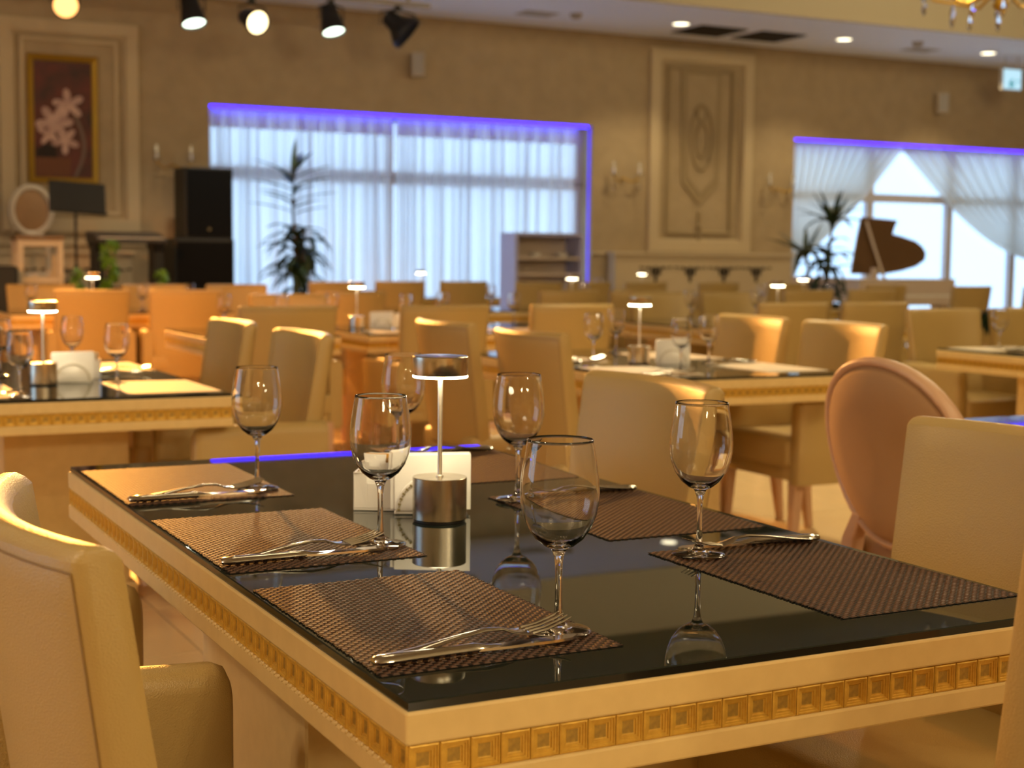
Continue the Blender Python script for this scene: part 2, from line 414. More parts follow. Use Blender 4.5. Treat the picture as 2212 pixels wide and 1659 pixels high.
struct(frame_mould('trim_6', 9.98, 11.02, 1.50, 3.66, .10, .04, MOULDD))
struct(MB().box(X0, W1[0], YW-.03, YW, 1.26, 1.33).box(W1[1], W2[0], YW-.025, YW, 1.225, 1.26).build('trim_7', MOULD, bevel=.006, seg=1))
# hanging banner relief with a pointed end and oval medallion inside the right panel
r = struct(thing('wall_relief_panel', None, None, (0, 0, 0)))
pent = [(10.18, 3.62), (10.82, 3.62), (10.80, 2.16), (10.50, 1.88), (10.22, 2.16)]
MB().prism(pent, 'y', YW-.030, YW-.001).build('field', MOULDD, r, bevel=.006, seg=1)
inn = [(10.26, 3.56), (10.74, 3.56), (10.72, 2.24), (10.50, 2.02), (10.30, 2.24)]
MB().prism(inn, 'y', YW-.042, YW-.028).build('inner_field', WALLM, r, bevel=.006, seg=1)
def torus(mb, c, rx, rz, r, seg=28, y=0):
    mb.tube([(c[0]+rx*math.cos(2*PI*k/seg), y, c[1]+rz*math.sin(2*PI*k/seg)) for k in range(seg+1)], r, 8); return mb
m_ = MB(); torus(m_, (10.50, 2.76), .17, .42, .022, y=YW-.05); torus(m_, (10.50, 2.72), .09, .22, .018, y=YW-.05); torus(m_, (10.50, 3.06), .07, .10, .018, y=YW-.05)
m_.build('oval_medallion', MOULDD, r, smooth=1)
MB().box(10.485, 10.515, YW-.05, YW-.002, 1.42, 1.80).sphere((10.5, YW-.04, 1.60), .04).sphere((10.5, YW-.04, 1.42), .03).build('pendant_drop', MOULDD, r, smooth=.6)
# radiator covers
def garland(mb, cx, zt, w, y):
    n = 9
    for k in range(n):
        a = (k/(n-1)-.5)*w; dz = -0.035-0.16*math.exp(-(a/(w*.16))**2)
        mb.box(cx+a-w/n*.42, cx+a+w/n*.42, y-.008, y, zt+dz, zt-0.01-0.012*(k % 2))
    for k in range(4):
        mb.sphere((cx, y, zt-.08-.04*k), .028-.004*k, 8, 5)
def radiator(name, x0, x1, zt, label, orn):
    t = thing(name, label, 'radiator cover', (0,0,0), group='radiator covers along the back wall')
    MB().box(x0, x1, YW-.22, YW-.03, 0.02, zt-.04).build('body', MOULD, t, bevel=.008, seg=1)
    MB().box(x0-.03, x1+.03, YW-.25, YW-.03, zt-.04, zt).build('top_board', MOULD, t, bevel=.008, seg=1)
    for cx in orn:
        g = MB(); garland(g, cx, zt-.17, .44, YW-.22); g.build('cutout_garland', DARKVENT, t)
radiator('radiator_cover', 9.11, 11.89, 1.26, 'cream radiator cover with four dark garland cut-outs below the tall relief panel', [9.72, 10.25, 10.78, 11.30])
radiator('radiator_cover', 0.9, 3.05, 1.20, 'cream radiator cover with dark garland cut-outs behind the music stand', [1.3, 1.82, 2.34, 2.8])

# ceiling: downlights, vents, detectors
for k, x in enumerate((9.42, 11.90, 14.37)):
    t = thing('downlight', ('recessed ceiling downlight nearest the tall relief panel', 'recessed ceiling downlight in the middle of the row of three', 'recessed ceiling downlight next to the exit sign')[k], 'downlight', (x, 13.85, ZC), group='recessed downlights in the lower ceiling')
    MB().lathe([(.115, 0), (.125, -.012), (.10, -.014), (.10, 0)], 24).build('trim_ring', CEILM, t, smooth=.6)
    MB().lathe([(.098, -.006), (.06, -.010), (.001, -.011)], 24).build('lens', DOWNL, t)
    lamp('downlight_light', 'SPOT', (x, 13.85, ZC-.05), 110, WARM, .06, (x, 13.85, 0), 110, .6)
for k, x in enumerate((10.05, 10.95)):
    t = thing('ceiling_vent', ('dark ceiling air vent on the left of the pair', 'dark ceiling air vent on the right of the pair')[k], 'vent', (x, 14.17, ZC), group='air vents in the lower ceiling')
    MB().box(-.34, .34, -.34, .34, -.012, 0).build('backing', DARKVENT, t)
    for q in range(7): MB().box(-.32, .32, -.30+q*.09, -.255+q*.09, -.022, -.010).build('slat', DARKVENT, t)
for (x, y, lab) in ((8.0, 13.9, 'small round ceiling sensor left of the downlights'), (12.9, 13.6, 'small round ceiling sensor between the second and third downlight'), (6.3, 13.0, 'small grey smoke detector near the stage light rail')):
    tag(MB().lathe([(.001, -.06), (.05, -.055), (.07, -.02), (.08, 0)], 16, (x, y, ZC)).build('ceiling_sensor', GREYP, smooth=.8), lab, 'sensor', 'ceiling sensors')
for (x, lab) in ((7.6, 'faint square access panel in the ceiling above the wide window'), (13.4, 'faint square access panel in the ceiling near the exit sign')):
    t = thing('access_panel', lab, 'ceiling panel', (x, 14.1, ZC), group='ceiling access panels')
    MB().box(-.22, .22, -.16, .16, -.008, 0).build('cover', GREYP, t, bevel=.002, seg=1)
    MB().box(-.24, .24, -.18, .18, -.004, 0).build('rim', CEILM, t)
# exit sign
t = thing('exit_sign', 'lit pale blue exit sign hanging under the ceiling at right', 'sign', (14.95, 14.0, ZC))
MB().box(-.18, .18, -.03, .03, -.46, -.16).build('housing', GREYP, t, bevel=.01)
MB().box(-.165, .165, -.034, -.029, -.445, -.175).build('lit_face', EXITF, t)
g = MB().box(-.05, .0, -.037, -.033, -.42, -.36).prism([(-.06, -.36), (0, -.30), (.02, -.32), (-.03, -.37)], 'y', -.037, -.033).prism([(0, -.36), (.03, -.42), (.045, -.41), (.02, -.35)], 'y', -.037, -.033)
g.lathe([(.001, 0), (.018, 0)], 10, (.015, -.035, -.27)); g.box(.07, .13, -.037, -.033, -.34, -.32)
g.build('running_figure', EXITG, t)
MB().tube([(-.12, 0, -.16), (-.12, 0, 0)], .006).tube([(.12, 0, -.16), (.12, 0, 0)], .006).build('hanger_rods', GREYP, t)
# wall speakers
for k, (x, z) in enumerate(((6.50, 3.42), (14.59, 3.42))):
    t = thing('wall_speaker', ('cream wall speaker above the wide violet window', 'cream wall speaker above the tied-back curtains')[k], 'speaker', (x, YW, z), -.45, 'speakers mounted on the back wall')
    MB().box(-.08, .08, -.24, -.09, -.14, .14).build('cabinet', MOULD, t, bevel=.012)
    MB().box(-.07, .07, -.247, -.238, -.125, .125).build('grille', GREYP, t, bevel=.004, seg=1)
    MB().box(-.03, .03, -.10, .03, -.05, .05).build('bracket', GREYP, t)
# wall sconces
for k, (x, z, lab) in enumerate(((3.54, 2.16, 'crystal wall sconce above the black loudspeaker stack'), (9.32, 2.20, 'crystal wall sconce between the wide window and the relief panel'), (11.75, 2.14, 'crystal wall sconce right of the relief panel'))):
    t = thing('wall_sconce', lab, 'wall lamp', (x, YW, z), 0, 'crystal sconces on the back wall')
    MB().lathe([(.001, -.02), (.06, -.015), (.07, 0)], 14).build('back_plate', GILT, t, smooth=.7).rotation_euler = (PI/2, 0, 0)
    for s in (-1, 1):
        MB().tube([(0, -.02, 0), (s*.08, -.10, -.05), (s*.17, -.13, -.02), (s*.19, -.13, .04)], .010, 8).build('arm', GILT, t, smooth=1)
        MB().lathe([(.02, .03), (.045, .05), (.02, .055)], 12, (s*.19, -.13, 0)).build('candle_cup', CLEAR, t, smooth=.7)
        MB().lathe([(.016, .05), (.016, .12), (.001, .125)], 10, (s*.19, -.13, 0)).build('candle_sleeve', WHITE, t, smooth=.7)
        MB().lathe([(.004, .12), (.020, .14), (.018, .17), (.002, .21)], 10, (s*.19, -.13, 0)).build('bulb', BULBDIM, t, smooth=1)
        MB().lathe([(.001, -.16), (.02, -.12), (.008, -.06), (.001, -.05)], 6, (s*.19, -.13, 0)).build('crystal_drop', CLEAR, t)

# painting
t = thing('painting', 'framed dark red painting of pale flowers in a pot on the left wall panel', 'painting', (2.385, YW, 2.585))
w, h, fw = .365, .675, .065
fr = MB()
fr.loft([[(sx*(w-o_), -d_, sz*(h-o_)) for (sx, sz) in ((-1,-1),(1,-1),(1,1),(-1,1))] for (o_, d_) in ((0, .0), (0, .05), (.02, .07), (.045, .055), (fw, .04), (fw, .02))], True, False)
fr.build('frame', GILT, t)
CANVAS = mat('painting_ground', (0.15, 0.030, 0.022), 0.6, noise=(5, (0.03, 0.018, 0.014), 0.9))
MB().box(-w+fw-.005, w-fw+.005, -.030, -.005, -h+fw-.005, h-fw+.005).build('canvas', CANVAS, t)
PET = mat('painted_petal', (0.70, 0.47, 0.40), 0.6, noise=(12, (0.30, 0.15, 0.13), 0.8))
def petal(mb, cx, cz, ang, L, W, y):
    pts = []
    for k in range(12):
        a = 2*PI*k/12; u = L*(.5+.5*math.cos(a)); v = W*math.sin(a)*(0.6+.4*u/L)
        pts.append((cx+u*math.cos(ang)-v*math.sin(ang), cz+u*math.sin(ang)+v*math.cos(ang)))
    mb.prism(pts, 'y', y-.003, y)
for k, (cx, cz, s, n, a0) in enumerate(((.06, .16, .17, 5, .5), (-.09, -.04, .20, 6, .1), (.02, -.22, .15, 5, .9), (-.16, -.16, .12, 4, 2.6))):
    f = MB()
    for q in range(n): petal(f, cx, cz, a0+2*PI*q/n, s, s*.28, -.030-.0012*k-.0004*q)
    f.build('painted_flower', PET, t)
POTP = mat('painted_pot', (0.17, 0.05, 0.015), 0.6); POTD = mat('painted_dark', (0.02, 0.010, 0.006), 0.7); STEMP = mat('painted_stem', (0.20, 0.13, 0.10), 0.6)
MB().prism([(-.29, -.60), (.06, -.60), (.08, -.44), (.07, -.40), (-.29, -.40)], 'y', -.033, -.030).build('painted_pot', POTP, t)
MB().prism([(-.29, -.40), (-.06, -.40), (-.08, -.30), (-.17, -.26), (-.27, -.31)], 'y', -.036, -.033).build('painted_shadow', POTD, t)
st = [(.10 + .10*math.sin(q/9*PI), .06-.66*q/9) for q in range(10)]
MB().prism(st+[(x_+.035, z_) for x_, z_ in reversed(st)], 'y', -.0335, -.0305).build('painted_stem', STEMP, t)

# ================================================================ STAGE EDGE
tag(MB().box(-1.5, 4.05, 12.75, 14.74, .004, .50).build('stage_platform', LIDB, bevel=.01), 'low dark stage platform carrying the loudspeakers and keyboard', 'stage')
ZS = .50
# black loudspeakers
t = thing('loudspeaker', 'tall black loudspeaker standing on the wider black bass cabinet', 'speaker', (3.72, 14.35, 1.345))
MB().box(-.26, .26, -.22, .22, 0, .745).build('cabinet', BLACK, t, bevel=.012)
MB().box(-.24, .24, -.228, -.218, .02, .725).build('grille', BLACKCL, t, bevel=.004, seg=1)
MB().lathe([(.001, 0), (.018, .001), (.018, .004), (.001, .004)], 12, (0, 0, 0)).build('badge', STEEL, t).matrix_local = Matrix.Translation((.0, -.229, .10)) @ Matrix.Rotation(PI/2, 4, 'X')
t = thing('bass_speaker', 'wide black bass cabinet under the tall loudspeaker', 'speaker', (3.66, 14.35, 0))
MB().box(-.32, .32, -.26, .26, .53, 1.345).build('cabinet', BLACK, t, bevel=.012)
MB().box(-.30, .30, -.268, -.258, .56, 1.31).build('grille', BLACKCL, t, bevel=.004, seg=1)
for sx in (-1, 1):
    MB().box(sx*.24-.03, sx*.24+.03, -.2, .2, .50, .535).build('foot', BLACK, t)
# music stand
t = thing('music_stand', 'black music stand in front of the painting', 'music stand', (2.17, 13.22, 0), .1)
d = MB().box(-.27, .27, -.01, .01, -.15, .15).build('desk', BLACK, t, bevel=.004, seg=1); d.location = (.02, 0, 1.71); d.rotation_euler = (-.25, .05, 0)
d = MB().box(-.27, .27, -.06, .0, -.16, -.15).build('lip', BLACK, t); d.location = (.02, 0, 1.71); d.rotation_euler = (-.25, .05, 0)
MB().tube([(0, 0, .62), (0, 0, 1.65)], .014, 10).build('pole', BLACK, t, smooth=1)
MB().cyl((0, 0, 1.0), .024, .06, 12).build('clamp', BLACK, t, smooth=.6)
for k in range(3):
    a = 2*PI*k/3; MB().tube([(0, 0, .72), (.22*math.cos(a), .22*math.sin(a), .512)], .010, 8).build('leg', BLACK, t, smooth=1)
# white medallion chair
t = thing('medallion_chair', 'white framed oval-back chair at the far left behind the music stand', 'chair', (1.91, 14.2, .50), .2)
MB().loft([[((.20+q*math.cos(2*PI*k/10))*math.cos(2*PI*j/28), -.03+q*math.sin(2*PI*k/10), 1.10+(.235+q*math.cos(2*PI*k/10))*math.sin(2*PI*j/28)) for k in range(10)] for j in range(28) for q in (.032,)], True, False, True).build('oval_frame', WOODW, t, smooth=1)
MB().loft([[(r_*math.cos(2*PI*j/28), y_, 1.10+r_*1.17*math.sin(2*PI*j/28)) for j in range(28)] for (r_, y_) in ((.001, -.06), (.12, -.055), (.185, -.03), (.185, -.01), (.001, -.005))], True, False).build('back_pad', SUEDE, t, smooth=1)
MB().tube([(-.17, -.03, .47), (-.16, -.03, .80), (-.05, -.03, .88), (.05, -.03, .88), (.16, -.03, .80), (.17, -.03, .47)], .025, 8).build('back_support', WOODW, t, smooth=1)
MB().box(-.24, .24, -.50, -.02, .40, .48).build('seat', LEATHER2, t, bevel=.03)
for (sx, yy) in ((-1, -.46), (1, -.46), (-1, -.06), (1, -.06)):
    MB().loft([[(sx*.205+q*a_, yy+q*b_, z_) for a_, b_ in ((-1,-1),(1,-1),(1,1),(-1,1))] for q, z_ in ((.014, 0), (.024, .42))]).build('leg', WOODW, t)
# white frame stand
t = thing('frame_stand', 'white open-frame stand with a brown top beside the music stand', 'stand', (1.80, 13.15, 0))
for sx in (-1, 1):
    for sy_ in (-1, 1): MB().box(sx*.18-.028, sx*.18+.028, sy_*.16-.028, sy_*.16+.028, .50, 1.30).build('post', WOODW, t, bevel=.004, seg=1)
for (ya, za) in ((-.188, 1.24), (.132, 1.24), (-.188, .90), (.132, .90)): MB().box(-.152, .152, ya, ya+.056, za, za+.055).build('rail', WOODW, t, bevel=.004, seg=1)
MB().box(-.22, .22, -.20, .20, 1.30, 1.335).build('top', mat('brown_stand_top', (.22, .12, .05), .4), t, bevel=.006, seg=1)
# keyboard on stand
t = thing('keyboard', 'dark electric keyboard on a black stand in front of the wall panel', 'keyboard', (2.74, 13.62, 0), .12)
MB().prism([(-.17, 1.28), (.17, 1.28), (.17, 1.40), (.02, 1.385), (-.17, 1.33)], 'x', -.36, .36).build('case', mat('dark_keyboard_case', (.035, .028, .024), .4), t, bevel=.008, seg=1)
ks = MB()
for k in range(28): ks.box(-.33+k*.0236, -.33+k*.0236+.0216, -.165, -.05, 1.325, 1.338)
ks.build('keys', WHITE, t)
for sx in (-1, 1):
    MB().prism([(-.16, .50), (.16, .50), (.10, .58), (.08, 1.20), (.15, 1.28), (-.15, 1.28), (-.08, 1.20), (-.10, .58)], 'x', sx*.30-.05, sx*.30+.05).build('leg', BLACK, t, bevel=.006, seg=1)
MB().box(-.26, .26, -.02, .02, .60, .85).build('cross_panel', BLACK, t)
# shelf unit
t = thing('shelf_unit', 'pale open shelf unit standing in front of the wide violet window', 'shelf', (7.83, 14.35, 0))
MB().box(-.46, -.42, -.2, .2, 0, 1.47).build('side_panel', LILAC, t); MB().box(.42, .46, -.2, .2, 0, 1.47).build('side_panel', LILAC, t)
MB().box(-.42, .42, .17, .2, 0, 1.44).build('back_panel', PIANOW, t); MB().box(-.42, .42, -.2, .2, 1.43, 1.47).build('top', LILAC, t)
for z_ in (.10, .55, .98, 1.17): MB().box(-.42, .42, -.19, .17, z_-.015, z_+.015).build('shelf', PIANOW, t)
for (x, lab) in ((7.72, 'small glass lying on the left of the shelf unit'), (8.08, 'small pale dish on the right of the shelf unit')):
    tag(MB().lathe([(.001, 0), (.05, .002), (.075, .05), (.07, .052), (.045, .01), (.001, .008)], 16, (x, 14.30, 1.186)).build('dish', WHITE, smooth=.7), lab, 'dish', 'dishes on the shelf unit')

# plants
def leaf_mesh(L, W, droop, n=7):
    vs = []; fs = []
    for i in range(n+1):
        t_ = i/n; w_ = W*math.sin(PI*min(1, .12+t_*.88))**.8*(1-.15*t_) if i < n else .001
        x = L*t_*(1-.25*droop*t_); z = L*(.30*t_-droop*t_*t_)
        vs += [(x, -w_, z+.3*w_), (x, 0, z), (x, w_, z+.3*w_)]
        if i < n:
            a = i*3; fs += [(a, a+1, a+4, a+3), (a+1, a+2, a+5, a+4)]
    me = bpy.data.meshes.new('leaf')
    up = vs; dn = [(x, y, z-.003) for x, y, z in vs]; m_ = len(vs)
    fs2 = fs + [tuple(m_+i for i in reversed(f)) for f in fs]
    for i in range(n):
        a = i*3; fs2 += [(a, a+3, m_+a+3, m_+a), (a+2, m_+a+2, m_+a+5, a+5)]
    me.from_pydata(up+dn, [], fs2); me.materials.append(GREEN)
    for p_ in me.polygons: p_.use_smooth = True
    return me
LV = [leaf_mesh(.50, .034, .12), leaf_mesh(.48, .048, .55), leaf_mesh(.42, .044, .95)]
def pot(t, r, h, m):
    MB().lathe([(r*.72, 0), (r, h), (r*1.05, h), (r*1.05, h+.03), (r*.92, h+.03), (r*.92, h-.02), (.001, h-.02)], 20).build('pot', m, t, smooth=.7)
    MB().lathe([(.001, h-.005), (r*.92, h-.01)], 16).build('soil', SOIL, t)
t = thing('dracaena_plant', 'tall dark potted dracaena in front of the wide violet window', 'plant', (4.70, 14.25, 0))
MB().box(-.16, .16, -.16, .16, 0, .36).build('plinth', BLACK, t, bevel=.006, seg=1)
t0 = t; t = bpy.data.objects.new('planting', None); COL.objects.link(t); t.parent = t0; t.location = (0, 0, .36)
pot(t, .17, .36, POTM)
MB().tube([(0, 0, .34), (.02, .01, .9), (-.02, 0, 1.3), (-.01, 0, 1.78)], .02, 8, [.024, .02, .016, .008]).build('stem', BARK, t, smooth=1)
MB().tube([(.03, 0, .34), (.10, .02, .8), (.12, 0, 1.12)], .016, 8).build('stem', BARK, t, smooth=1)
rng = random.Random(3)
for k in range(17):
    z_ = 1.26+.03*k; a = k*2.399+.3
    inst('leaf', LV[0], t, (-.015, 0, z_), (0, -.02-.045*max(0, k-10), a))
inst('leaf', LV[0], t, (-.012, 0, 1.62), (0, -1.15, 1.0))
for k in range(62):
    a = k*2.399; zz = .42+.72*rng.random(); tl = rng.uniform(-.5, .45)
    cx, cy_ = (.11, .01) if k % 2 else (0, 0)
    inst('leaf', LV[1+(k % 2)], t, (cx*(zz/1.1), cy_, zz), (rng.uniform(-.2, .2), tl, a))
for c_ in list(t.children): c_.parent = t0; c_.location.z += .36
bpy.data.objects.remove(t)
t = thing('dracaena_plant', 'dark potted dracaena to the left of the grand piano', 'plant', (10.48, 12.35, 0))
pot(t, .2, .40, POTM)
MB().tube([(0, 0, .38), (.03, 0, 1.0), (.10, 0, 1.60)], .022, 8, [.026, .022, .014]).build('stem', BARK, t, smooth=1)
MB().tube([(0, 0, .38), (-.16, .02, .8), (-.28, 0, 1.28)], .018, 8).build('stem', BARK, t, smooth=1)
for k in range(18): inst('leaf', LV[k % 2], t, (.10, 0, 1.52+.006*k), (0, -1.2+.07*k, k*2.399), )
for k in range(14): inst('leaf', LV[k % 3], t, (-.28, 0, 1.18+.008*k), (0, -.9+.08*k, k*2.399))
for k in range(44): inst('leaf', LV[1+k % 2], t, (.03, 0, .50+.02*k), (0, rng.uniform(-.6, .3), k*2.399))
def vine(name, x, y, z0, z1, lab, n, spread):
    t = thing(name, lab, 'plant', (x, y, 0), group='trailing plants by the stage')
    MB().tube([(0, 0, z0), (.03, 0, (z0+z1)/2), (-.01, 0, z1)], .006, 6).build('stem', LGREEN, t, smooth=1)
    lm = MB().loft([[(a*.04, b*.05, c_) for a, b, c_ in ((-1, 0, 0), (0, -1, 0.01), (1, 0, 0), (0, 1, -.01))], [(0, 0, -.07)]*4]).mesh('leaf', LGREEN)
    rr = random.Random(int(x*31))
    for k in range(n):
        q = k/(n-1); inst('leaf', lm, t, (rr.uniform(-spread, spread), rr.uniform(-.05, .05), z0+(z1-z0)*q), (rr.uniform(-1, 1), rr.uniform(-1, 1), rr.uniform(0, 6)))
    MB().lathe([(.06, 0), (.09, .16), (.08, .16), (.001, .14)], 14, (0, 0, z0-.12)).build('pot', WOODW, t, smooth=.7)
    MB().box(-.10, .10, -.10, .10, ZS, z0-.12).build('plinth', BLACK, t, bevel=.004, seg=1)
vine('trailing_vine', 2.43, 13.0, .78, 1.30, 'bright green trailing plant hanging beside the keyboard', 34, .07)
vine('trailing_vine', 2.12, 12.87, .75, 1.02, 'small bright green plant at the foot of the music stand', 14, .05)
vine('trailing_vine', 2.99, 13.2, .80, 1.0, 'small bright green plant beside the bass cabinet', 14, .06)

t = thing('equipment_case', 'black equipment case at the left edge beside the white frame stand', 'case', (0, 0, 0))
MB().box(1.02, 1.57, 12.78, 12.98, ZS, 1.06).build('case_body', BLACK, t, bevel=.03, seg=3)
MB().tube([(1.18, 12.88, 1.055), (1.20, 12.88, 1.10), (1.38, 12.88, 1.10), (1.40, 12.88, 1.055)], .012, 8).build('handle', BLACK, t, smooth=1)
# dark round shrub at the right edge
t = thing('potted_shrub', 'dark round potted shrub at the right edge below the curtain', 'plant', (8.95, 8.15, 0))
pot(t, .17, .42, BLACK)
MB().tube([(0, 0, .40), (.01, 0, .75)], .02, 8).build('stem', BARK, t, smooth=1)
for k in range(60): inst('leaf', LV[2], t, (0, 0, .66+.002*k), (0, -1.3+.035*k, k*2.399)).scale = (.55, .8, .55)
# grand piano
t = thing('grand_piano', 'white grand piano with raised brown lid in front of the tied-back curtains', 'piano', (0, 0, 0))
plan = [(11.05, 12.4), (12.55, 12.4), (12.62, 12.6), (12.45, 12.95), (12.05, 13.2), (11.75, 13.5), (11.5, 13.85), (11.2, 13.9), (11.05, 13.7)]
MB().prism(plan, 'z', .68, .97).build('body', PIANOW, t, bevel=.012)
MB().box(11.0, 12.5, 12.12, 12.42, .66, .76).build('key_bed', PIANOW, t, bevel=.01)
MB().box(11.1, 12.4, 12.14, 12.28, .76, .785).build('keys', WHITE, t)
px = lambda u, v: (11.23+(u-1835)*.00737, 1.03+(590-v)*.00565)
ol = [px(*q) for q in ((1833, 592), (1852, 545), (1868, 507), (1885, 470), (1922, 472), (1960, 475), (1950, 490), (1942, 505), (1965, 511), (1990, 520), (2001, 531), (2005, 545), (1998, 561), (1975, 575), (1940, 585), (1900, 592))]
MB().add(*(lambda A: (A[0], A[1]))((
    [(x, 12.75+(z-1.03)*.42, z) for x, z in ol]+[(x, 12.78+(z-1.03)*.42, z+.012) for x, z in ol],
    [tuple(range(len(ol))), tuple(range(2*len(ol)-1, len(ol)-1, -1))]+[(k, (k+1) % len(ol), len(ol)+(k+1) % len(ol), len(ol)+k) for k in range(len(ol))]))).build('lid', LIDB, t)
MB().tube([(11.62, 12.62, .96), (11.60, 12.80, 1.34), (11.57, 12.92, 1.66)], .018, 8).build('lid_prop', PIANOW, t, smooth=1)
MB().box(11.35, 11.41, 12.5, 12.56, .97, 1.10).build('music_desk_post', PIANOW, t)
for (x, y) in ((11.2, 12.5), (12.4, 12.5), (11.35, 13.65)):
    MB().loft([[(x+q*a_, y+q*b_, z_) for a_, b_ in ((-1,-1),(1,-1),(1,1),(-1,1))] for q, z_ in ((.035, 0), (.05, .1), (.075, .6), (.085, .69))]).build('leg', PIANOW, t, bevel=.006, seg=1)
MB().box(11.72, 11.80, 12.55, 12.62, .08, .69).build('pedal_lyre', PIANOW, t)

# stage lights on a rail
tag(MB().tube([(0.6, 13.5, 3.86), (5.97, 13.5, 3.86)], .03, 10).box(0.7, .74, 13.49, 13.51, 3.86, 4.0).box(3.0, 3.04, 13.49, 13.51, 3.86, 4.0).box(5.7, 5.74, 13.49, 13.51, 3.86, 4.0).build('lighting_rail', GREYP, smooth=.7), 'grey lighting rail with stage lights under the ceiling', 'rail')
def par(x, z, aim, lab, lens, R=.125, power=0, col=None, cone=40, beam=None):
    t = thing('stage_light', lab, 'stage light', (x, 13.5, z), group='stage lights on the rail')
    hd = bpy.data.objects.new('can', MB().lathe([(.04, -.17), (.085, -.14), (.10, -.02), (R, .10), (R, .15), (R-.012, .15), (R-.012, .11), (.001, .105)], 22).mesh('can', BLACK, .6)); COL.objects.link(hd); hd.parent = t
    q = Vector(aim).normalized().to_track_quat('Z', 'Y'); hd.rotation_mode = 'QUATERNION'; hd.rotation_quaternion = q
    ln = bpy.data.objects.new('lens', MB().lathe([(.001, .152), (R*.6, .146), (R-.012, .128)], 22).mesh('lens', lens, 1)); COL.objects.link(ln); ln.parent = hd
    MB().tube([(-R-.01, 0, 0), (-R-.01, 0, .12), (0, 0, .165), (R+.01, 0, .12), (R+.01, 0, 0)], .010, 6).build('yoke', BLACK, t, smooth=1)
    MB().box(-.03, .03, -.03, .03, .15, 3.86-z-.032).build('clamp', BLACK, t)
    if power:
        d_ = Vector(aim).normalized(); p_ = Vector((x, 13.5, z))+d_*.17
        lamp('stage_spot_light', 'SPOT', p_, power, col, R*.8, p_+Vector(beam or d_), cone, .5)
    return t
par(2.15, 3.57, (-.11, -1, -.34), 'orange glowing stage light at the far left of the rail', HOT_O, power=6800, col=(1.0, .40, .07), cone=44)
par(3.38, 3.60, (.1, -.38, -1), 'stage light pointing down with a greenish glow, second from the left', HOT_G, power=150, col=(1, .85, .6), cone=150)
par(4.00, 3.56, (.16, -1, -.34), 'warm glaring stage light facing the hall above the violet window', HOT_W, power=800, col=(1.0, .66, .28), cone=40, beam=(-.24, -1, -.30))
par(4.85, 3.63, (.1, -.38, -1), 'stage light pointing down with a greenish glow above the wide window', HOT_G, power=150, col=(1, .85, .6), cone=150)
par(5.60, 3.63, (.75, -.45, -.75), 'unlit black stage light tilted to the right', BLACKCL, .19)

# chandelier at the upper right
t = thing('chandelier', 'crystal chandelier with candle bulbs cut off by the top right corner', 'chandelier', (5.75, 5.0, 2.87)); t.scale = (.76,)*3
MB().lathe([(.02, -.35), (.06, -.30), (.03, -.2), (.08, -.1), (.05, .1), (.02, .3), (.012, (ZU-2.87)/.76)], 14).build('column', GILT, t, smooth=.8)
bm_ = MB().lathe([(.006, .0), (.018, .02), (.016, .05), (.002, .09)], 10).mesh('bulb', BULB, 1)
cm_ = MB().lathe([(.001, -.14), (.02, -.10), (.022, -.07), (.006, -.02), (.001, 0)], 6).mesh('crystal_drop', CLEAR)
for k in range(10):
    a = 2*PI*k/10+.2; R_ = .58
    c_, s_ = math.cos(a), math.sin(a)
    MB().tube([(0, 0, -.15), (.25*c_, .25*s_, -.28), (.5*c_, .5*s_, -.22), (R_*c_, R_*s_, -.16)], .012, 6).build('arm', GILT, t, smooth=1)
    MB().lathe([(.015, 0), (.05, .012), (.02, .03), (.014, .03), (.014, .10)], 12, (R_*c_, R_*s_, -.17)).build('candle_cup', CLEAR, t, smooth=.8)
    inst('bulb', bm_, t, (R_*c_, R_*s_, -.075)); inst('crystal_drop', cm_, t, (R_*c_, R_*s_, -.19)); inst('crystal_drop', cm_, t, (.36*c_, .36*s_, -.30))
lamp('chandelier_light', 'POINT', (5.75, 5.0, 3.15), 90, WARM, .12)

exec_parts = None
# ================================================================ FURNITURE
# ---- chairs (front = +Y, origin on the floor under the seat)
def back_point(u, z, t):
    """u -1..1 across, z height, t 0 outer .. 1 inner"""
    f = (z-.45)/.485
    w = (.245+.022*f)-.006*t
    thick = .060-.012*f
    return (u*w, -.235-.065*f+.058*u*u+t*thick, z)
def back_mesh(zb_out, zb_in):
    rings = []
    NU = 12
    for i in range(NU+1):
        u = -1+2*i/NU; r = []
        for z in (zb_out, .55, .68, .80, .88, .922): r.append(back_point(u, z, 0))
        for (dz, t_) in ((.932, .12), (.936, .35), (.936, .65), (.932, .88)): r.append(back_point(u, dz, t_))
        for z in (.922, .88, .80, .68, .55, zb_in): r.append(back_point(u, z, 1))
        rings.append(r)
    return MB().loft(rings).mesh('backrest', LEATHER, .7, .010, 2)
def seam_mesh():
    p_ = []
    o_ = .0015
    for i in range(9): p_.append((-.215-.004*i/8, 0, .45+.42*i/8))
    b = MB()
    L = [back_point(-.965, .42+.492*i/8, 0) for i in range(9)]; Rr = [back_point(.965, .42+.492*i/8, 0) for i in range(9)]
    T = [back_point(-.965+1.93*i/12, .912, 0) for i in range(13)]
    sh = lambda q: (q[0], q[1]-.0004, q[2])
    b.tube([sh(q) for q in L], .0012, 5); b.tube([sh(q) for q in Rr], .0012, 5); b.tube([sh(q) for q in T], .0012, 5)
    return b.mesh('seam', SEAM, 1)
SEAT_ME = MB().box(-.245, .245, -.215, .255, .35, .475).mesh('seat', LEATHER, .7, .028, 3)
SEATF_ME = MB().box(-.235, .235, -.205, .235, .30, .36).mesh('seat_frame', LEATHER, .7, .010, 2)
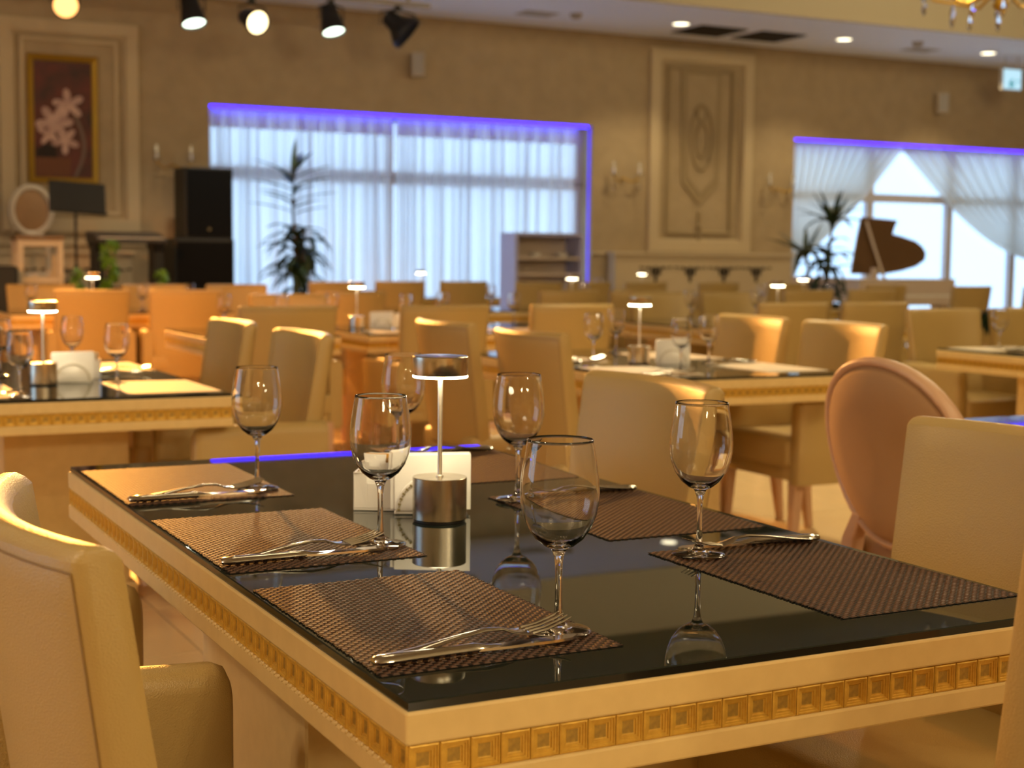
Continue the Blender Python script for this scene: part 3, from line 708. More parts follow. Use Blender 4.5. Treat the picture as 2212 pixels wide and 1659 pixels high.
def leg_mesh(dx, dy):
    return MB().loft([[(q*a_+dx*(1-z_/.32), q*b_+dy*(1-z_/.32), z_) for a_, b_ in ((-1,-1),(1,-1),(1,1),(-1,1))] for q, z_ in ((.015, 0), (.026, .32))]).mesh('leg', WOODP, None, .003, 1)
LEG_F, LEG_B = leg_mesh(0, .015), leg_mesh(0, -.045)
BACK_B, BACK_A, SEAM_ME = back_mesh(.40, .42), back_mesh(.30, .42), seam_mesh()
stud = MB()
for i in range(21):
    q = back_point(-.95+1.9*i/20, .425, 0); stud.sphere((q[0], q[1]-.001, q[2]), .0055, 6, 4)
STUD_ME = stud.mesh('nailhead_trim', SEAM, 1)
def arm_mesh():
    prof = []
    rings = []
    for (y, zt) in ((-.21, .648), (-.05, .649), (.10, .648), (.215, .643), (.232, .635), (.240, .618)):
        w_ = .036 if y < .23 else (.032 if y < .235 else .024)
        r = [(-w_, y, .29), (-w_, y, zt-.036)]
        for k in range(1, 8):
            a = PI-PI*k/8; r.append((w_*math.cos(a), y, zt-.036+.036*math.sin(a)))
        r += [(w_, y, zt-.036), (w_, y, .29)]
        rings.append(r)
    return MB().loft(rings).mesh('armrest', LEATHER, .9)
ARM_ME = arm_mesh()
def side_chair():
    t = thing('side_chair', 'x', 'chair', (0, 0, 0))
    inst('seat', SEAT_ME, t); inst('seat_frame', SEATF_ME, t); bk = inst('backrest', BACK_B, t)
    inst('seam', SEAM_ME, bk); inst('nailhead_trim', STUD_ME, bk)
    for (x, y, me) in ((-.205, .20, LEG_F), (.205, .20, LEG_F), (-.205, -.19, LEG_B), (.205, -.19, LEG_B)): inst('leg', me, t, (x, y, 0))
    return Proto(t)
def arm_chair():
    t = thing('armchair', 'x', 'chair', (0, 0, 0))
    inst('seat', SEAT_ME, t); inst('seat_frame', SEATF_ME, t); bk = inst('backrest', BACK_A, t)
    inst('seam', SEAM_ME, bk)
    inst('armrest', ARM_ME, t, (-.268, 0, 0)); inst('armrest', ARM_ME, t, (.268, 0, 0))
    for (x, y, me) in ((-.235, .20, LEG_F), (.235, .20, LEG_F), (-.225, -.19, LEG_B), (.225, -.19, LEG_B)): inst('leg', me, t, (x, y, 0))
    return Proto(t)
SIDE, ARMC = side_chair(), arm_chair()
FPX, FMX, FPY, FMY = -PI/2, PI/2, 0.0, PI
D_ = .243
def chair(pr, xb, yb, facing, label, group):
    """xb, yb: where the top corners of the back stand"""
    off = {FPX: (D_, 0), FMX: (-D_, 0), FPY: (0, D_), FMY: (0, -D_)}[facing]
    return pr.put((xb+off[0], yb+off[1], 0), facing, label, group)
# main table
chair(SIDE, -.322, .30, FPX, 'cream leather chair at the lower left corner, seen from behind', 'chairs at the front table')
chair(ARMC, -.485, .905, FPX, 'cream leather armchair mostly hidden behind the lower left chair, arm under the table', 'chairs at the front table')
chair(SIDE, 1.250, 1.49, FMX, 'cream leather chair at the far right side of the front table', 'chairs at the front table')
chair(SIDE, 1.270, .382, FMX, 'large cream leather chair at the right edge of the photo, tucked at the front table', 'chairs at the front table')
SIDE.put((.742, -.152, 0), FPY, 'cream chair cut off by the lower right edge, only a narrow strip showing', 'chairs at the front table', 1.06)
# left table of the second row
chair(ARMC, 1.15, 3.61, FMX, 'cream leather armchair at the near right side of the left table', 'chairs at the left table')
chair(ARMC, 1.15, 4.47, FMX, 'cream leather armchair at the far right side of the left table', 'chairs at the left table')
# right table of the second row
chair(SIDE, 1.95, 4.25, FPX, 'cream studded chair behind the front table lamp, left of the right table', 'chairs at the right table')
chair(SIDE, 1.95, 3.49, FPX, 'cream studded chair above the middle wine glass, left of the right table', 'chairs at the right table')
chair(ARMC, 3.64, 4.36, FMX, 'cream armchair facing the camera at the far right side of the right table', 'chairs at the right table')
chair(ARMC, 3.64, 3.70, FMX, 'cream armchair facing the camera at the near right side of the right table', 'chairs at the right table')
# third row
G3 = 'armchairs of the third row'
chair(ARMC, 1.87, 5.96, FPY, 'tan-lit armchair seen from behind between the two left armchairs', G3)
chair(ARMC, 2.76, 5.96, FPY, 'armchair seen from behind, left of the front table lamp head', G3)
chair(ARMC, 3.55, 5.96, FPY, 'armchair seen from behind, above the middle wine glass', G3)
chair(ARMC, 5.13, 5.99, FPY, 'armchair seen from behind between the two bright armchairs of the right table', G3)
chair(ARMC, 5.78, 5.99, FPY, 'armchair seen from behind, right of the two bright armchairs of the right table', G3)
chair(ARMC, 5.34, 4.96, FMY, 'armchair with a brightly lit armrest behind the oval-back chair', G3)
chair(ARMC, 5.96, 4.96, FMY, 'armchair at the right edge behind the rightmost wine glass', G3)
chair(ARMC, 5.55, 8.2, FMY, 'armchair behind the lamp of the right table, left of two', G3)
chair(ARMC, 6.18, 8.2, FMY, 'armchair behind the lamp of the right table, right of two', G3)
# fourth row
G4 = 'armchairs of the fourth row'
chair(ARMC, 1.52, 9.2, FPY, 'strongly orange-lit armchair seen from behind at left', G4)
chair(ARMC, 2.17, 9.15, FPY, 'orange-lit armchair right of the strongly lit one', G4)
chair(ARMC, 1.45, 10.9, FMY, 'armchair at the far left behind the small lamp', G4)
chair(ARMC, 2.35, 10.9, FMY, 'armchair in front of the keyboard', G4)
chair(ARMC, 3.05, 10.9, FMY, 'armchair in front of the bass cabinet', G4)
chair(ARMC, 2.55, 8.05, FMY, 'armchair behind the left table wine glass, in front of the dracaena', G4)
chair(ARMC, 3.30, 8.8, FPY, 'armchair in front of the potted dracaena, right half lit', G4)
chair(ARMC, 5.15, 8.86, FPY, 'armchair seen from behind below the shelf unit', G4)
chair(ARMC, 5.79, 8.86, FPY, 'armchair seen from behind, right of the one below the shelf unit', G4)
chair(ARMC, 7.55, 8.9, FPY, 'armchair seen from behind below the dracaena by the piano', G4)
chair(ARMC, 8.25, 8.9, FPY, 'armchair seen from behind below the piano', G4)
G5 = 'armchairs of the rows near the back wall'
lb5 = ['leftmost of the small far armchairs in front of the wide window', 'second small far armchair in front of the wide window', 'third small far armchair in front of the wide window', 'fourth small far armchair in front of the wide window',
       'small far armchair below the shelf unit', 'small far armchair left of the radiator cover', 'small far armchair in front of the radiator cover, left one', 'small far armchair in front of the radiator cover, right one',
       'small far armchair left of the piano', 'small far armchair in front of the piano keys', 'small far armchair right of the piano', 'small far armchair at the right edge below the curtain']
pos5 = [(4.35, 12.0), (5.15, 12.3), (5.85, 12.3), (6.50, 11.9), (7.2, 12.1), (7.9, 12.1), (8.7, 11.9), (9.4, 11.6), (9.9, 10.6), (10.7, 10.2), (11.4, 9.9), (12.2, 9.7)]
for (x, y), lab in zip(pos5, lb5): chair(ARMC, x, y, FPY, lab, G5)

# oval-back chairs of the table at right
def oval_chair():
    t = thing('oval_back_chair', 'x', 'chair', (0, 0, 0))
    def P(r_, a, y_, sq=1.0):  # oval in a plane leaning back
        z = .735+.228*r_*math.sin(a); x = .236*r_*math.cos(a)*(1-.12*math.sin(-a)*0)
        return (x*(1+.10*math.sin(a)), -.22-.18*(z-.5)+.035*math.cos(a)**2*r_*r_+y_, z)
    N = 40
    fr_ = [[P(1+.055*math.cos(2*PI*k/10), 2*PI*j/N, .024*math.sin(2*PI*k/10)) for k in range(10)] for j in range(N)]
    MB().loft(fr_, True, False, True).build('oval_frame', WOODP, t, smooth=1.2)
    MB().loft([[P(r_, 2*PI*j/N, y_) for j in range(N)] for (r_, y_) in ((.004, -.034), (.6, -.033), (.88, -.029), (.955, -.016), (.955, .018), (.8, .034), (.004, .045))], True, False).build('back_pad', SUEDE, t, smooth=1.2)
    for s in (-1, 1):
        MB().loft([[(s*x_+q*a_, y_+q*b_, z_) for a_, b_ in ((-1,-1),(1,-1),(1,1),(-1,1))] for q, x_, y_, z_ in ((.015, .20, -.30, 0), (.022, .19, -.22, .30), (.022, .17, -.215, .50), (.018, .13, -.225, .57))]).build('back_leg', WOODP, t, bevel=.004, seg=1)
        MB().loft([[(s*.20+q*a_, .20+q*b_, z_) for a_, b_ in ((-1,-1),(1,-1),(1,1),(-1,1))] for q, z_ in ((.014, 0), (.026, .42))]).build('front_leg', WOODP, t, bevel=.004, seg=1)
    MB().box(-.235, .235, -.20, .235, .36, .43).build('seat_rail', WOODP, t, bevel=.012)
    MB().box(-.23, .23, -.19, .23, .43, .50).build('seat', SUEDE, t, smooth=.7, bevel=.028, seg=3)
    return Proto(t)
OVAL = oval_chair()
OVAL.put((2.13, 1.42, 0), FPX, 'blush wood chair with a tan oval back, behind the right front chair', 'oval-back chairs')
OVAL.put((2.13, .70, 0), FPX, 'second oval-back chair just cut off by the right edge of the photo', 'oval-back chairs')

# ---- tables
def loops_square(side, spec):
    rings = []
    for (ins, dep) in spec:
        h_ = side/2-ins; dep *= .9; rings.append([(-h_, -dep, -h_), (h_, -dep, -h_), (h_, -dep, h_), (-h_, -dep, h_)])
    return rings
SQ = .035
def square_mesh(s):
    b = MB(); spec = [(0, 0), (.0004, .0055), (.0022, .0068), (.0030, .0068), (.0036, .0052), (.0056, .0050), (.0060, .0036), (.0084, .0034), (.0088, .0018), (.0104, .0014)]
    b.loft(loops_square(s, spec), True, False)
    n0 = len(b.f)
    me_b = b
    h_ = s/2-.0104
    b.add([(-h_, -.00126, -h_), (h_, -.00126, -h_), (h_, -.00126, h_), (-h_, -.00126, h_)], [(0, 1, 2, 3)])
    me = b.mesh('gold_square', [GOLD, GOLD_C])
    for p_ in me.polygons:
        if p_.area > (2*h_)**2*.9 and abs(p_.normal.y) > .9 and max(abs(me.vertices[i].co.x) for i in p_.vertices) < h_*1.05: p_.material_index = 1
    return me
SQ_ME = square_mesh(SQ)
ZT = .76
def table(name, label, x0, x1, y0, y1, sides, joined, seed=0, ped=None, group='tables with gold square borders'):
    """sides: which sides carry single gold squares; joined: sides whose squares are one part"""
    t = thing(name, label, 'table', ((x0+x1)/2, (y0+y1)/2, 0), 0, group)
    W, L = x1-x0, y1-y0; hx, hy = W/2, L/2
    # glass: flat top, slightly tilted polished border, dark edge
    bv, dp = .0015, .0012
    A = [(-hx+bv, -hy+bv), (hx-bv, -hy+bv), (hx-bv, hy-bv), (-hx+bv, hy-bv)]; B = [(-hx, -hy), (hx, -hy), (hx, hy), (-hx, hy)]
    g = MB().loft([[(x, y, ZT-.010) for x, y in B], [(x, y, ZT-dp) for x, y in B], [(x, y, ZT) for x, y in A]], True, True)
    go = g.build('glass_top', [GLASS_M if seed == 0 else GLASS_T, GLASS_E], t)
    for p_ in go.data.polygons:
        if abs(p_.normal.z) < .5: p_.material_index = 1
    # cream rails
    def rail(nm, z0, z1, ov, bev):
        b = MB(); i_ = .05
        b.loft([[(-hx-ov, -hy-ov, z), (hx+ov, -hy-ov, z), (hx+ov, hy+ov, z), (-hx-ov, hy+ov, z)] for z in (z0, z1)])
        return b.build(nm, CREAM, t, bevel=bev, seg=2)
    rail('upper_rail', ZT-.045, ZT-.010, .004, .003)
    rail('lower_rail', ZT-.108, ZT-.080, .004, .003)
    MB().box(-hx+.004, hx-.004, -hy+.004, hy-.004, ZT-.081, ZT-.044).build('gold_band', GOLD, t)
    zc = ZT-.0625
    def put_side(sd, single):
        n = int(round((W if sd in 'fb' else L)/SQ)); step = (W if sd in 'fb' else L)/n
        mats_ = []
        for k in range(n):
            a = -(W if sd in 'fb' else L)/2+step*(k+.5)
            if sd == 'f': loc, rz = (a, -hy+.004, zc), 0
            elif sd == 'b': loc, rz = (a, hy-.004, zc), PI
            elif sd == 'l': loc, rz = (-hx+.004, a, zc), -PI/2
            else: loc, rz = (hx-.004, a, zc), PI/2
            mats_.append((loc, rz))
        if single:
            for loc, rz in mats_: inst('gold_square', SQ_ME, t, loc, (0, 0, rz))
        else:
            b = MB(); base = [(-.0165, 0), (.0165, 0)]
            for loc, rz in mats_:
                c_, s_ = math.cos(rz), math.sin(rz); hh = step/2-.0008
                rr = [[(loc[0]+x*c_+d_*s_, loc[1]+x*s_-d_*c_, loc[2]+z) for x, z in ((-h2, -h2), (h2, -h2), (h2, h2), (-h2, h2))] for h2, d_ in ((hh, .0), (hh-.001, .0065), (hh*.45, .0015))]
                b.loft(rr, True, True)
            b.build('gold_square_row', GOLD, t)['kind'] = 'stuff'
    for s_ in sides: put_side(s_, True)
    for s_ in joined: put_side(s_, False)
    bd = MB()
    if seed == 0:
        n = int(L/.016)
        for k in range(n): bd.sphere((-hx-.002, -hy+.016*(k+.5), ZT-.0805), .0033, 6, 4)
        n = int(W/.016)
        bd.build('bead_strip', CREAM, t, smooth=1)['kind'] = 'stuff'
    px0, px1, py0, py1 = ped if ped else (-hx+.13, hx-.13, -min(.30, hy*.35), min(.30, hy*.35))
    MB().box(px0, px1, py0, py1, .06, ZT-.105).build('pedestal', CREAM, t, bevel=.004, seg=1)
    MB().box(px0-.02, px1+.02, py0-.02, py1+.02, 0, .062).build('plinth', CREAM, t, bevel=.008, seg=2)
    return t
table('dining_table', 'front dining table with dark glass top and gold square border', 0, .945, 0, 1.803, 'fl', 'br', 0, (-.3625, .335, -.27, .28))
table('dining_table', 'left dining table with gold square border behind the lower left chair', -.17, .776, 3.27, 4.87, 'f', 'l', 1, (-.16, .26, -.28, .28))
table('dining_table', 'right dining table behind the front right chairs', 2.34, 3.285, 3.24, 4.85, 'f', 'l', 1, (-.22, .22, -.28, .28))
table('dining_table', 'small orange-lit table between the left armchairs', 1.55, 2.28, 6.32, 7.25, '', 'lf', 1)
table('dining_table', 'table with lamp and napkin box left of the front lamp head', 2.46, 3.95, 6.35, 7.40, '', 'lf', 1)
table('dining_table', 'table with gold border behind the right table lamp', 4.79, 6.40, 6.35, 7.85, '', 'lf', 1)
table('dining_table', 'orange-lit table at the far left behind the left table', 1.02, 2.62, 9.50, 10.45, '', 'lf', 1)
table('dining_table', 'far table below the shelf unit', 4.62, 6.2, 9.25, 10.2, '', 'lf', 1)
table('dining_table', 'far table in front of the piano plant', 7.4, 8.95, 9.25, 10.2, '', 'lf', 1)
table('dining_table', 'table at the right edge with gold border under the rightmost wine glass', 4.79, 6.4, 3.1, 4.38, 'l', 'f', 1)
table('dining_table', 'table beside the oval-back chair showing only a blue reflecting edge', 2.36, 3.30, .05, 1.80, '', 'l', 1)
table('dining_table', 'farthest table in front of the wide window', 4.9, 6.4, 12.6, 13.4, '', 'f', 1)
table('dining_table', 'farthest table in front of the radiator cover', 7.2, 8.8, 12.4, 13.3, '', 'f', 1)
table('dining_table', 'far dark table in front of the dracaena', 2.95, 4.2, 9.3, 10.2, '', 'f', 1)

# ---- placemats
def mat_mesh():
    LX, LY = .30, .452; nx, ny = 44, 70
    cx_, cy_ = LX/nx, LY/ny
    b = MB(); mi = []
    b.box(-LX/2+.0015, LX/2-.0015, -LY/2+.0015, LY/2-.0015, .0002, .0014); mi += [1]*6
    for i in range(nx):
        for j in range(ny):
            x = -LX/2+(i+.5)*cx_; y = -LY/2+(j+.5)*cy_
            if (i+j) % 2 == 0:   # strand along x on top
                hx, hy, h_ = cx_*.66, cy_*.42, .0024; m_ = 0
            else:
                hx, hy, h_ = cx_*.40, cy_*.50, .0017; m_ = 1
            v = [(x-hx, y-hy, .0008), (x+hx, y-hy, .0008), (x+hx, y+hy, .0008), (x-hx, y+hy, .0008),
                 (x-hx*.55, y-hy*.6, h_), (x+hx*.55, y-hy*.6, h_), (x+hx*.55, y+hy*.6, h_), (x-hx*.55, y+hy*.6, h_)]
            b.add(v, [(4, 5, 6, 7), (0, 1, 5, 4), (1, 2, 6, 5), (2, 3, 7, 6), (3, 0, 4, 7)]); mi += [m_]*5
    rr = random.Random(5)
    for j in range(ny):          # frayed strand ends
        for s in (-1, 1):
            y = -LY/2+(j+.5)*cy_; e = rr.uniform(0, .0022)
            b.box(s*LX/2-.001, s*LX/2+.001+e if s > 0 else s*LX/2+.001, y-.0015, y+.0015, .0008, .0017) if s > 0 else b.box(-LX/2-e-.001, -LX/2+.001, y-.0015, y+.0015, .0008, .0017)
            mi += [1]*6
    me = bpy.data.meshes.new('placemat'); me.from_pydata(b.v, [], b.f); me.materials.append(WEAVE); me.materials.append(WEAVE_D)
    me.polygons.foreach_set('material_index', mi)
    return me
MAT_ME = mat_mesh()
def pmat(x, y, rz, lab, group, me=MAT_ME, sx=1.0):
    o = inst('placemat', me, None, (x, y, ZT), (0, 0, rz)); return tag(o, lab, 'placemat', group)
GM = 'brown woven placemats on the front table'
pmat(.158, .318, .004, 'dark brown woven placemat nearest the camera on the front table', GM)
pmat(.157, .882, .006, 'reddish-brown woven placemat in the middle of the left side of the front table', GM)
pmat(.157, 1.492, -.004, 'tan-lit woven placemat at the far left corner of the front table', GM)
pmat(.778, .314, .010, 'dark brown woven placemat at the right corner of the front table', GM)
pmat(.776, .872, -.012, 'brown woven placemat in the middle of the right side of the front table', GM)
pmat(.780, 1.492, .006, 'dark woven placemat at the far right of the front table, behind the lamp', GM)
BM_ME = MB().box(-.15, .15, -.225, .225, .0002, .0028).mesh('placemat', BEIGEMAT, None, .001, 1)
GB = 'pale placemats on the background tables'
for (x, y, lab) in ((.61, 3.55, 'pale placemat at the near right of the left table'), (.61, 4.44, 'pale placemat at the far right of the left table'), (.0, 3.55, 'pale placemat at the near left of the left table'), (.0, 4.44, 'pale placemat at the far left of the left table'),
                    (2.51, 3.58, 'pale placemat at the near left of the right table'), (2.51, 4.3, 'pale placemat at the far left of the right table'), (3.11, 3.58, 'pale placemat at the near right of the right table'), (3.11, 4.3, 'pale placemat at the far right of the right table')):
    pmat(x, y, 0, lab, GB, BM_ME)
for (x, y, lab) in ((2.78, 6.55, 'pale placemat on the table left of the front lamp head'), (3.5, 6.55, 'pale placemat on the table above the middle wine glass'), (1.9, 6.52, 'pale placemat on the small orange-lit table'), (5.05, 4.2, 'pale placemat on the table at the right edge')):
    pmat(x, y, PI/2, lab, GB, BM_ME)

# ---- wine glasses
def glass_mesh(seg=48):
    pr = [(.0002, .0005), (.022, .0006), (.0390, .0012), (.0400, .0022), (.0390, .0032), (.026, .0050), (.0125, .0078), (.0075, .0125), (.0052, .022), (.0042, .040), (.0040, .062), (.0044, .080), (.0058, .092),
          (.0095, .1005), (.0185, .1050), (.0290, .1135), (.0380, .1265), (.0440, .1420), (.0470, .1585), (.0474, .170), (.0466, .184), (.0446, .200), (.0420, .216), (.0398, .2290), (.0394, .2320),
          (.0386, .2325), (.0382, .2310), (.0386, .2285), (.0409, .2155), (.0435, .1995), (.0455, .184), (.0463, .170), (.0459, .1590), (.0428, .1430), (.0368, .1278), (.0276, .1152), (.0155, .1085), (.006, .1072), (.0002, .1070)]
    return MB().lathe(pr, seg).mesh('wine_glass', CLEAR, 1.2)
GLS = glass_mesh(56); GLS_LO = glass_mesh(28)
def wglass(x, y, lab, group, hi=True, scale=1.0, z=ZT):
    o = inst('wine_glass', GLS if hi else GLS_LO, None, (x, y, z+.0012)); o.scale = (scale,)*3
    return tag(o, lab, 'wine glass', group)
GG = 'wine glasses on the front table'
wglass(.267, .172, 'empty wine glass nearest the camera at the front of the table', GG, z=ZT+.002)
wglass(.272, .750, 'empty wine glass in front of the napkin holder', GG, z=ZT+.002)
wglass(.263, 1.350, 'empty wine glass at the far left of the front table', GG, z=ZT+.002)
wglass(.679, .481, 'empty wine glass on the right of the front table, before the right placemat', GG, z=ZT+.002)
wglass(.658, 1.037, 'empty wine glass behind the nearest one, at the middle right placemat', GG, z=ZT+.002)
wglass(.668, 1.60, 'empty wine glass half hidden behind the table lamp', GG, z=ZT+.002)
GW = 'wine glasses on the background tables'
for (x, y, lab) in ((.134, 3.33, 'blurred wine glass at the near left of the left table'), (.470, 4.30, 'blurred wine glass behind the napkin holder of the left table'), (.505, 3.70, 'blurred wine glass at the right of the sachet box on the left table'), (.19, 4.15, 'blurred wine glass cut off by the left edge'),
                    (2.62, 4.14, 'blurred wine glass left of the right table lamp'), (2.98, 4.55, 'blurred wine glass just left of the right table lamp, farther back'), (2.685, 3.56, 'blurred wine glass in front of the right table napkins'), (3.03, 3.87, 'blurred wine glass right of the right table napkins'),
                    (1.84, 7.05, 'blurred wine glass on the small orange-lit table'), (1.17, 9.60, 'blurred wine glass at the far left in front of the orange-lit chair'), (2.02, 9.86, 'blurred wine glass between the orange-lit chairs'), (2.35, 9.75, 'blurred wine glass in front of the bass cabinet'),
                    (2.12, 6.85, 'blurred wine glass under the dracaena'), (2.52, 7.1, 'blurred wine glass left of the napkin box table lamp'), (2.96, 7.0, 'blurred wine glass right of the napkin box, left of two'), (3.34, 7.3, 'blurred wine glass right of the napkin box, right of two'),
                    (3.80, 7.2, 'blurred wine glass left of the shelf unit'), (4.72, 9.4, 'blurred wine glass on the far table, left end'), (5.5, 7.7, 'blurred wine glass behind the right table lamp'), (6.02, 7.6, 'blurred wine glass behind the first bright armchair'),
                    (5.05, 4.22, 'blurred wine glass at the right edge of the photo'), (5.9, 9.95, 'blurred wine glass beside the shelf unit lamp'), (7.6, 12.6, 'blurred far wine glass below the radiator garlands'), (8.25, 9.5, 'blurred far wine glass below the piano'), (7.55, 9.6, 'blurred far wine glass below the piano plant')):
    wglass(x, y, lab, GW, False, .88)

# ---- cutlery
def knife_mesh():
    b = MB(); secs = [(-.105, .0050, .0022), (-.102, .0078, .0036), (-.085, .0082, .0042), (-.05, .0070, .0040), (-.01, .0058, .0038), (.0, .0066, .0042), (.006, .0056, .0034), (.014, .0052, .0020), (.03, .0048, .0006)]
    b.loft([[(x, w_*math.cos(2*PI*k/10), .0044+h_*math.sin(2*PI*k/10)) for k in range(10)] for x, w_, h_ in secs])
    bl = [(.0, -.0055), (.03, -.0078), (.08, -.0082), (.105, -.006), (.115, 0.001), (.108, .0055), (.0, .0045)]
    b.loft([[(x, y, .0030) for x, y in bl], [(x, y*.96, .0050) for x, y in bl]])
    return b.mesh('dinner_knife', STEEL, .8)
def fork_parts():
    h = MB(); secs = [(-.100, .0040, .0016, .003), (-.097, .0085, .0022, .003), (-.085, .0092, .0022, .0032), (-.06, .0068, .0022, .006), (-.02, .0042, .0022, .0125), (.015, .0036, .0022, .0165), (.035, .0046, .0020, .0150), (.048, .0095, .0014, .0098), (.060, .0118, .0012, .0075), (.068, .0120, .0011, .0074)]
    h.loft([[(x, w_*math.cos(2*PI*k/10), z_+q*math.sin(2*PI*k/10)) for k in range(10)] for x, w_, q, z_ in secs])
    tn = []
    for k in range(4):
        y = -.0096+.0064*k
        tn.append(MB().tube([(.066, y, .0074), (.085, y*.98, .0095), (.105, y*.95, .0150), (.114, y*.95, .0185)], .0012, 6, [.0019, .0015, .0013, .0007]))
    return h.mesh('handle', STEEL, .9), [q.mesh('tine', STEEL, 1) for q in tn]
KN = knife_mesh(); FH, FT = fork_parts()
for me_, sx_, sy_, sz_ in [(KN, 1.17, 1.45, 1.5), (FH, 1.15, 1.35, 1.0)]+[(q, 1.15, 1.35, 1.1) for q in FT]:
    for v_ in me_.vertices: v_.co.x *= sx_; v_.co.y *= sy_; v_.co.z *= sz_
def cutlery(x, y, rz, where, group, flip=False, z=ZT+.0022):
    k = inst('dinner_knife', KN, None, (x, y, z), (0, 0, rz)); tag(k, 'steel table knife lying '+where, 'knife', group)
    r = thing('dinner_fork', 'steel fork resting against the knife '+where, 'fork', (x, y, z), rz, group)
    s = 1 if not flip else -1
    q = Vector((0.004, .017*s, .0012)); c_, s_ = math.cos(rz), math.sin(rz)
    r.location = (x+q.x*c_-q.y*s_, y+q.x*s_+q.y*c_, z+.0046); r.rotation_euler = (.05*s, -.004, rz+.100*s)
    inst('handle', FH, r)
    for t_ in FT: inst('tine', t_, r)
GC = 'cutlery on the front table'
cutlery(.135, .128, .012, 'at the near edge of the nearest placemat', GC)
cutlery(.130, .705, .010, 'at the near edge of the reddish-brown placemat', GC)
cutlery(.130, 1.295, .012, 'at the near edge of the far left placemat', GC)
cutlery(.800, .512, PI-.06, 'at the far edge of the right corner placemat', GC)
cutlery(.800, 1.055, PI+.02, 'at the far edge of the middle right placemat', GC)
cutlery(.800, 1.675, PI+.02, 'at the far edge of the placemat behind the lamp', GC)
GCB = 'cutlery on the background tables'
for (x, y, rz, w_) in ((.60, 4.14, 0, 'between the placemats of the left table'), (.02, 3.34, 0, 'at the near left of the left table'), (2.50, 3.36, 0, 'at the near left of the right table'), (2.50, 4.05, 0, 'at the far left of the right table'), (3.10, 3.80, PI, 'at the right of the right table'), (5.0, 4.0, 0, 'on the table at the right edge')):
    cutlery(x, y, rz, w_, GCB, z=ZT+.0030)

# ---- table lamps
def table_lamp():
    t = thing('table_lamp', 'x', 'lamp', (0, 0, 0))
    MB().lathe([(.001, 0), (.0435, 0), (.0435, .005), (.001, .005)], 40).build('foot_pad', BLACK, t, smooth=.6)
    MB().lathe([(.001, .004), (.0452, .004), (.0460, .0048), (.0460, .0742), (.0452, .0750), (.001, .0750)], 56).build('base', BRUSHED, t, smooth=.6)
    MB().lathe([(.0065, .0748), (.0065, .0772), (.0040, .0785), (.0042, .246)], 20).build('stem', SATIN, t, smooth=.6)
    MB().lathe([(.0440, .2475), (.0462, .2475), (.0468, .2485), (.0468, .2790), (.0458, .2802), (.0440, .2804), (.001, .2806), (.001, .252), (.0440, .252)], 56).build('head', BRUSHED, t, smooth=.6)
    MB().lathe([(.0038, .2440), (.0455, .2440), (.0464, .2450), (.0464, .2476), (.0038, .2476), (.0038, .2440)], 48).build('diffuser', WARMGLOW, t, smooth=.6)
    return Proto(t)
LAMP = table_lamp()
GL = 'rechargeable table lamps'
for (x, y, lab, rz) in ((.449, .921, 'brushed steel table lamp glowing on the front table', 0), (.275, 3.76, 'steel table lamp glowing on the left table', .4), (2.72, 3.93, 'steel table lamp glowing on the right table', 1), (2.62, 6.95, 'steel table lamp glowing above the napkin box left of the front lamp', 2),
                    (1.66, 9.9, 'small lit table lamp in front of the keyboard', .3), (5.72, 9.85, 'small lit table lamp below the shelf unit', .6), (8.02, 9.6, 'small lit table lamp below the piano plant', .2), (5.95, 7.25, 'small lit table lamp left of the piano plant', 0), (8.15, 12.6, 'tiny lit table lamp under the garland ornaments', .1), (5.6, 12.85, 'tiny lit table lamp in front of the wide window', 0)):
    LAMP.put((x, y, ZT+.0006), rz, lab, GL)

# ---- napkin holders and sachet boxes
def napkin_holder():
    t = thing('napkin_holder', 'x', 'napkin holder', (0, 0, 0))
    MB().box(-.063, .063, -.032, .032, 0, .006).build('base', WHITE, t, bevel=.002, seg=2)
    PATM = mat('greek_key_print', (.33, .27, .12), .4)
    for s in (-1, 1):
        n = 18
        arc = [(.061*math.cos(PI*k/n), .006+.062*math.sin(PI*k/n)) for k in range(n+1)]
        pl = MB().prism(arc, 'y', s*.030-.003, s*.030+.003).build('arch_plate', WHITE, t, smooth=.6, bevel=.0012)
        bnd = MB()
        for k in range(n*2):
            a0, a1 = PI*(k+.12)/(2*n), PI*(k+.88)/(2*n); r0, r1 = (.86, .945) if k % 2 else (.89, .915)
            bnd.prism([(.061*r0*math.cos(a0), .006+.062*r0*math.sin(a0)), (.061*r1*math.cos(a0), .006+.062*r1*math.sin(a0)), (.061*r1*math.cos(a1), .006+.062*r1*math.sin(a1)), (.061*r0*math.cos(a1), .006+.062*r0*math.sin(a1))], 'y', s*.0335-.0004, s*.0335+.0004)
        bnd.build('key_pattern', PATM, pl)['kind'] = 'stuff'
    return Proto(t)
NAPH = napkin_holder()
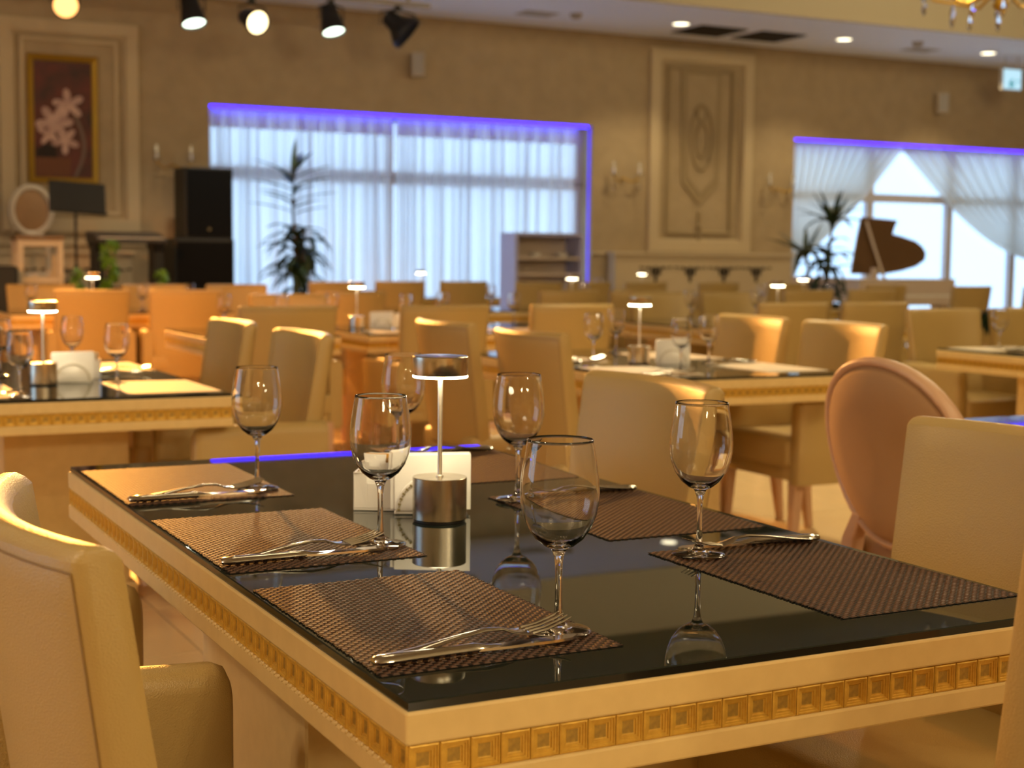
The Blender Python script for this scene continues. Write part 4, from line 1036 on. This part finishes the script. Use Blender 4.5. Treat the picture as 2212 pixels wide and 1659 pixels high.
def napkins():
    t = thing('paper_napkins', 'x', 'napkins', (0, 0, 0))
    rr = random.Random(2)
    for k in range(12):
        y = -.022+.004*k; dx = rr.uniform(-.004, .004); dz = rr.uniform(-.002, .002)
        o = MB().loft([[(-.066+dx, y-.0016, .008), (.066+dx, y-.0016, .008), (.066+dx, y+.0016, .008), (-.066+dx, y+.0016, .008)], [(-.066+dx, y-.0016, .100+dz), (.066+dx, y-.0016, .103+dz), (.066+dx, y+.0016, .103+dz), (-.066+dx, y+.0016, .100+dz)]]).build('napkin', PAPER, t)
    return Proto(t)
NAPK = napkins()
def sachet_box():
    t = thing('sachet_box', 'x', 'sachet holder', (0, 0, 0))
    b = MB(); w_, d_, h_, k_ = .036, .030, .068, .003
    b.box(-w_, w_, -d_, d_, 0, .004)
    b.box(-w_, -w_+k_, -d_, d_, .004, h_).box(w_-k_, w_, -d_, d_, .004, h_)
    b.box(-w_+k_, w_-k_, d_-k_, d_, .004, h_).box(-w_+k_, -.012, -d_, -d_+k_, .004, h_).box(.012, w_-k_, -d_, -d_+k_, .004, h_).box(-.012, .012, -d_, -d_+k_, .004, h_*.72)
    b.build('box', WHITE, t, bevel=.0012, seg=2)
    return Proto(t)
SBOX = sachet_box()
sach_me = [MB().box(-.024, .024, -.0012, .0012, 0, .085).mesh('sachet', m_, None, .0006, 1) for m_ in (PAPER, AMBER, PAPER)]
def condiments(nx_, ny_, nrz, sx_, sy_, srz, where):
    NAPH.put((nx_, ny_, ZT+.0006), nrz, 'white ceramic arch napkin holder '+where, 'napkin holders')
    NAPK.put((nx_, ny_, ZT+.0006), nrz, 'white folded paper napkins standing in the holder '+where, 'paper napkin stacks')
    SBOX.put((sx_, sy_, ZT+.0006), srz, 'small white ceramic sachet box '+where, 'sachet boxes')
    for k in range(3):
        c_, s_ = math.cos(srz), math.sin(srz); q = (-.004+.004*k, -.014+.014*k)
        o = inst('sachet', sach_me[k], None, (sx_+q[0]*c_-q[1]*s_, sy_+q[0]*s_+q[1]*c_, ZT+.006), (-.06+.05*k, 0, srz+.05*k))
        tag(o, ('front white', 'amber', 'rear white')[k]+' paper sachet in the box '+where, 'sachet', 'sachets '+where)
condiments(.470, 1.006, -.42, .397, 1.078, -.55, 'on the front table')
condiments(.385, 3.84, -.2, .470, 3.98, -.3, 'on the left table')
condiments(2.84, 3.86, -.5, 2.95, 3.96, -.5, 'on the right table')
condiments(2.74, 6.85, -.3, 2.90, 6.95, -.3, 'left of the front lamp head')
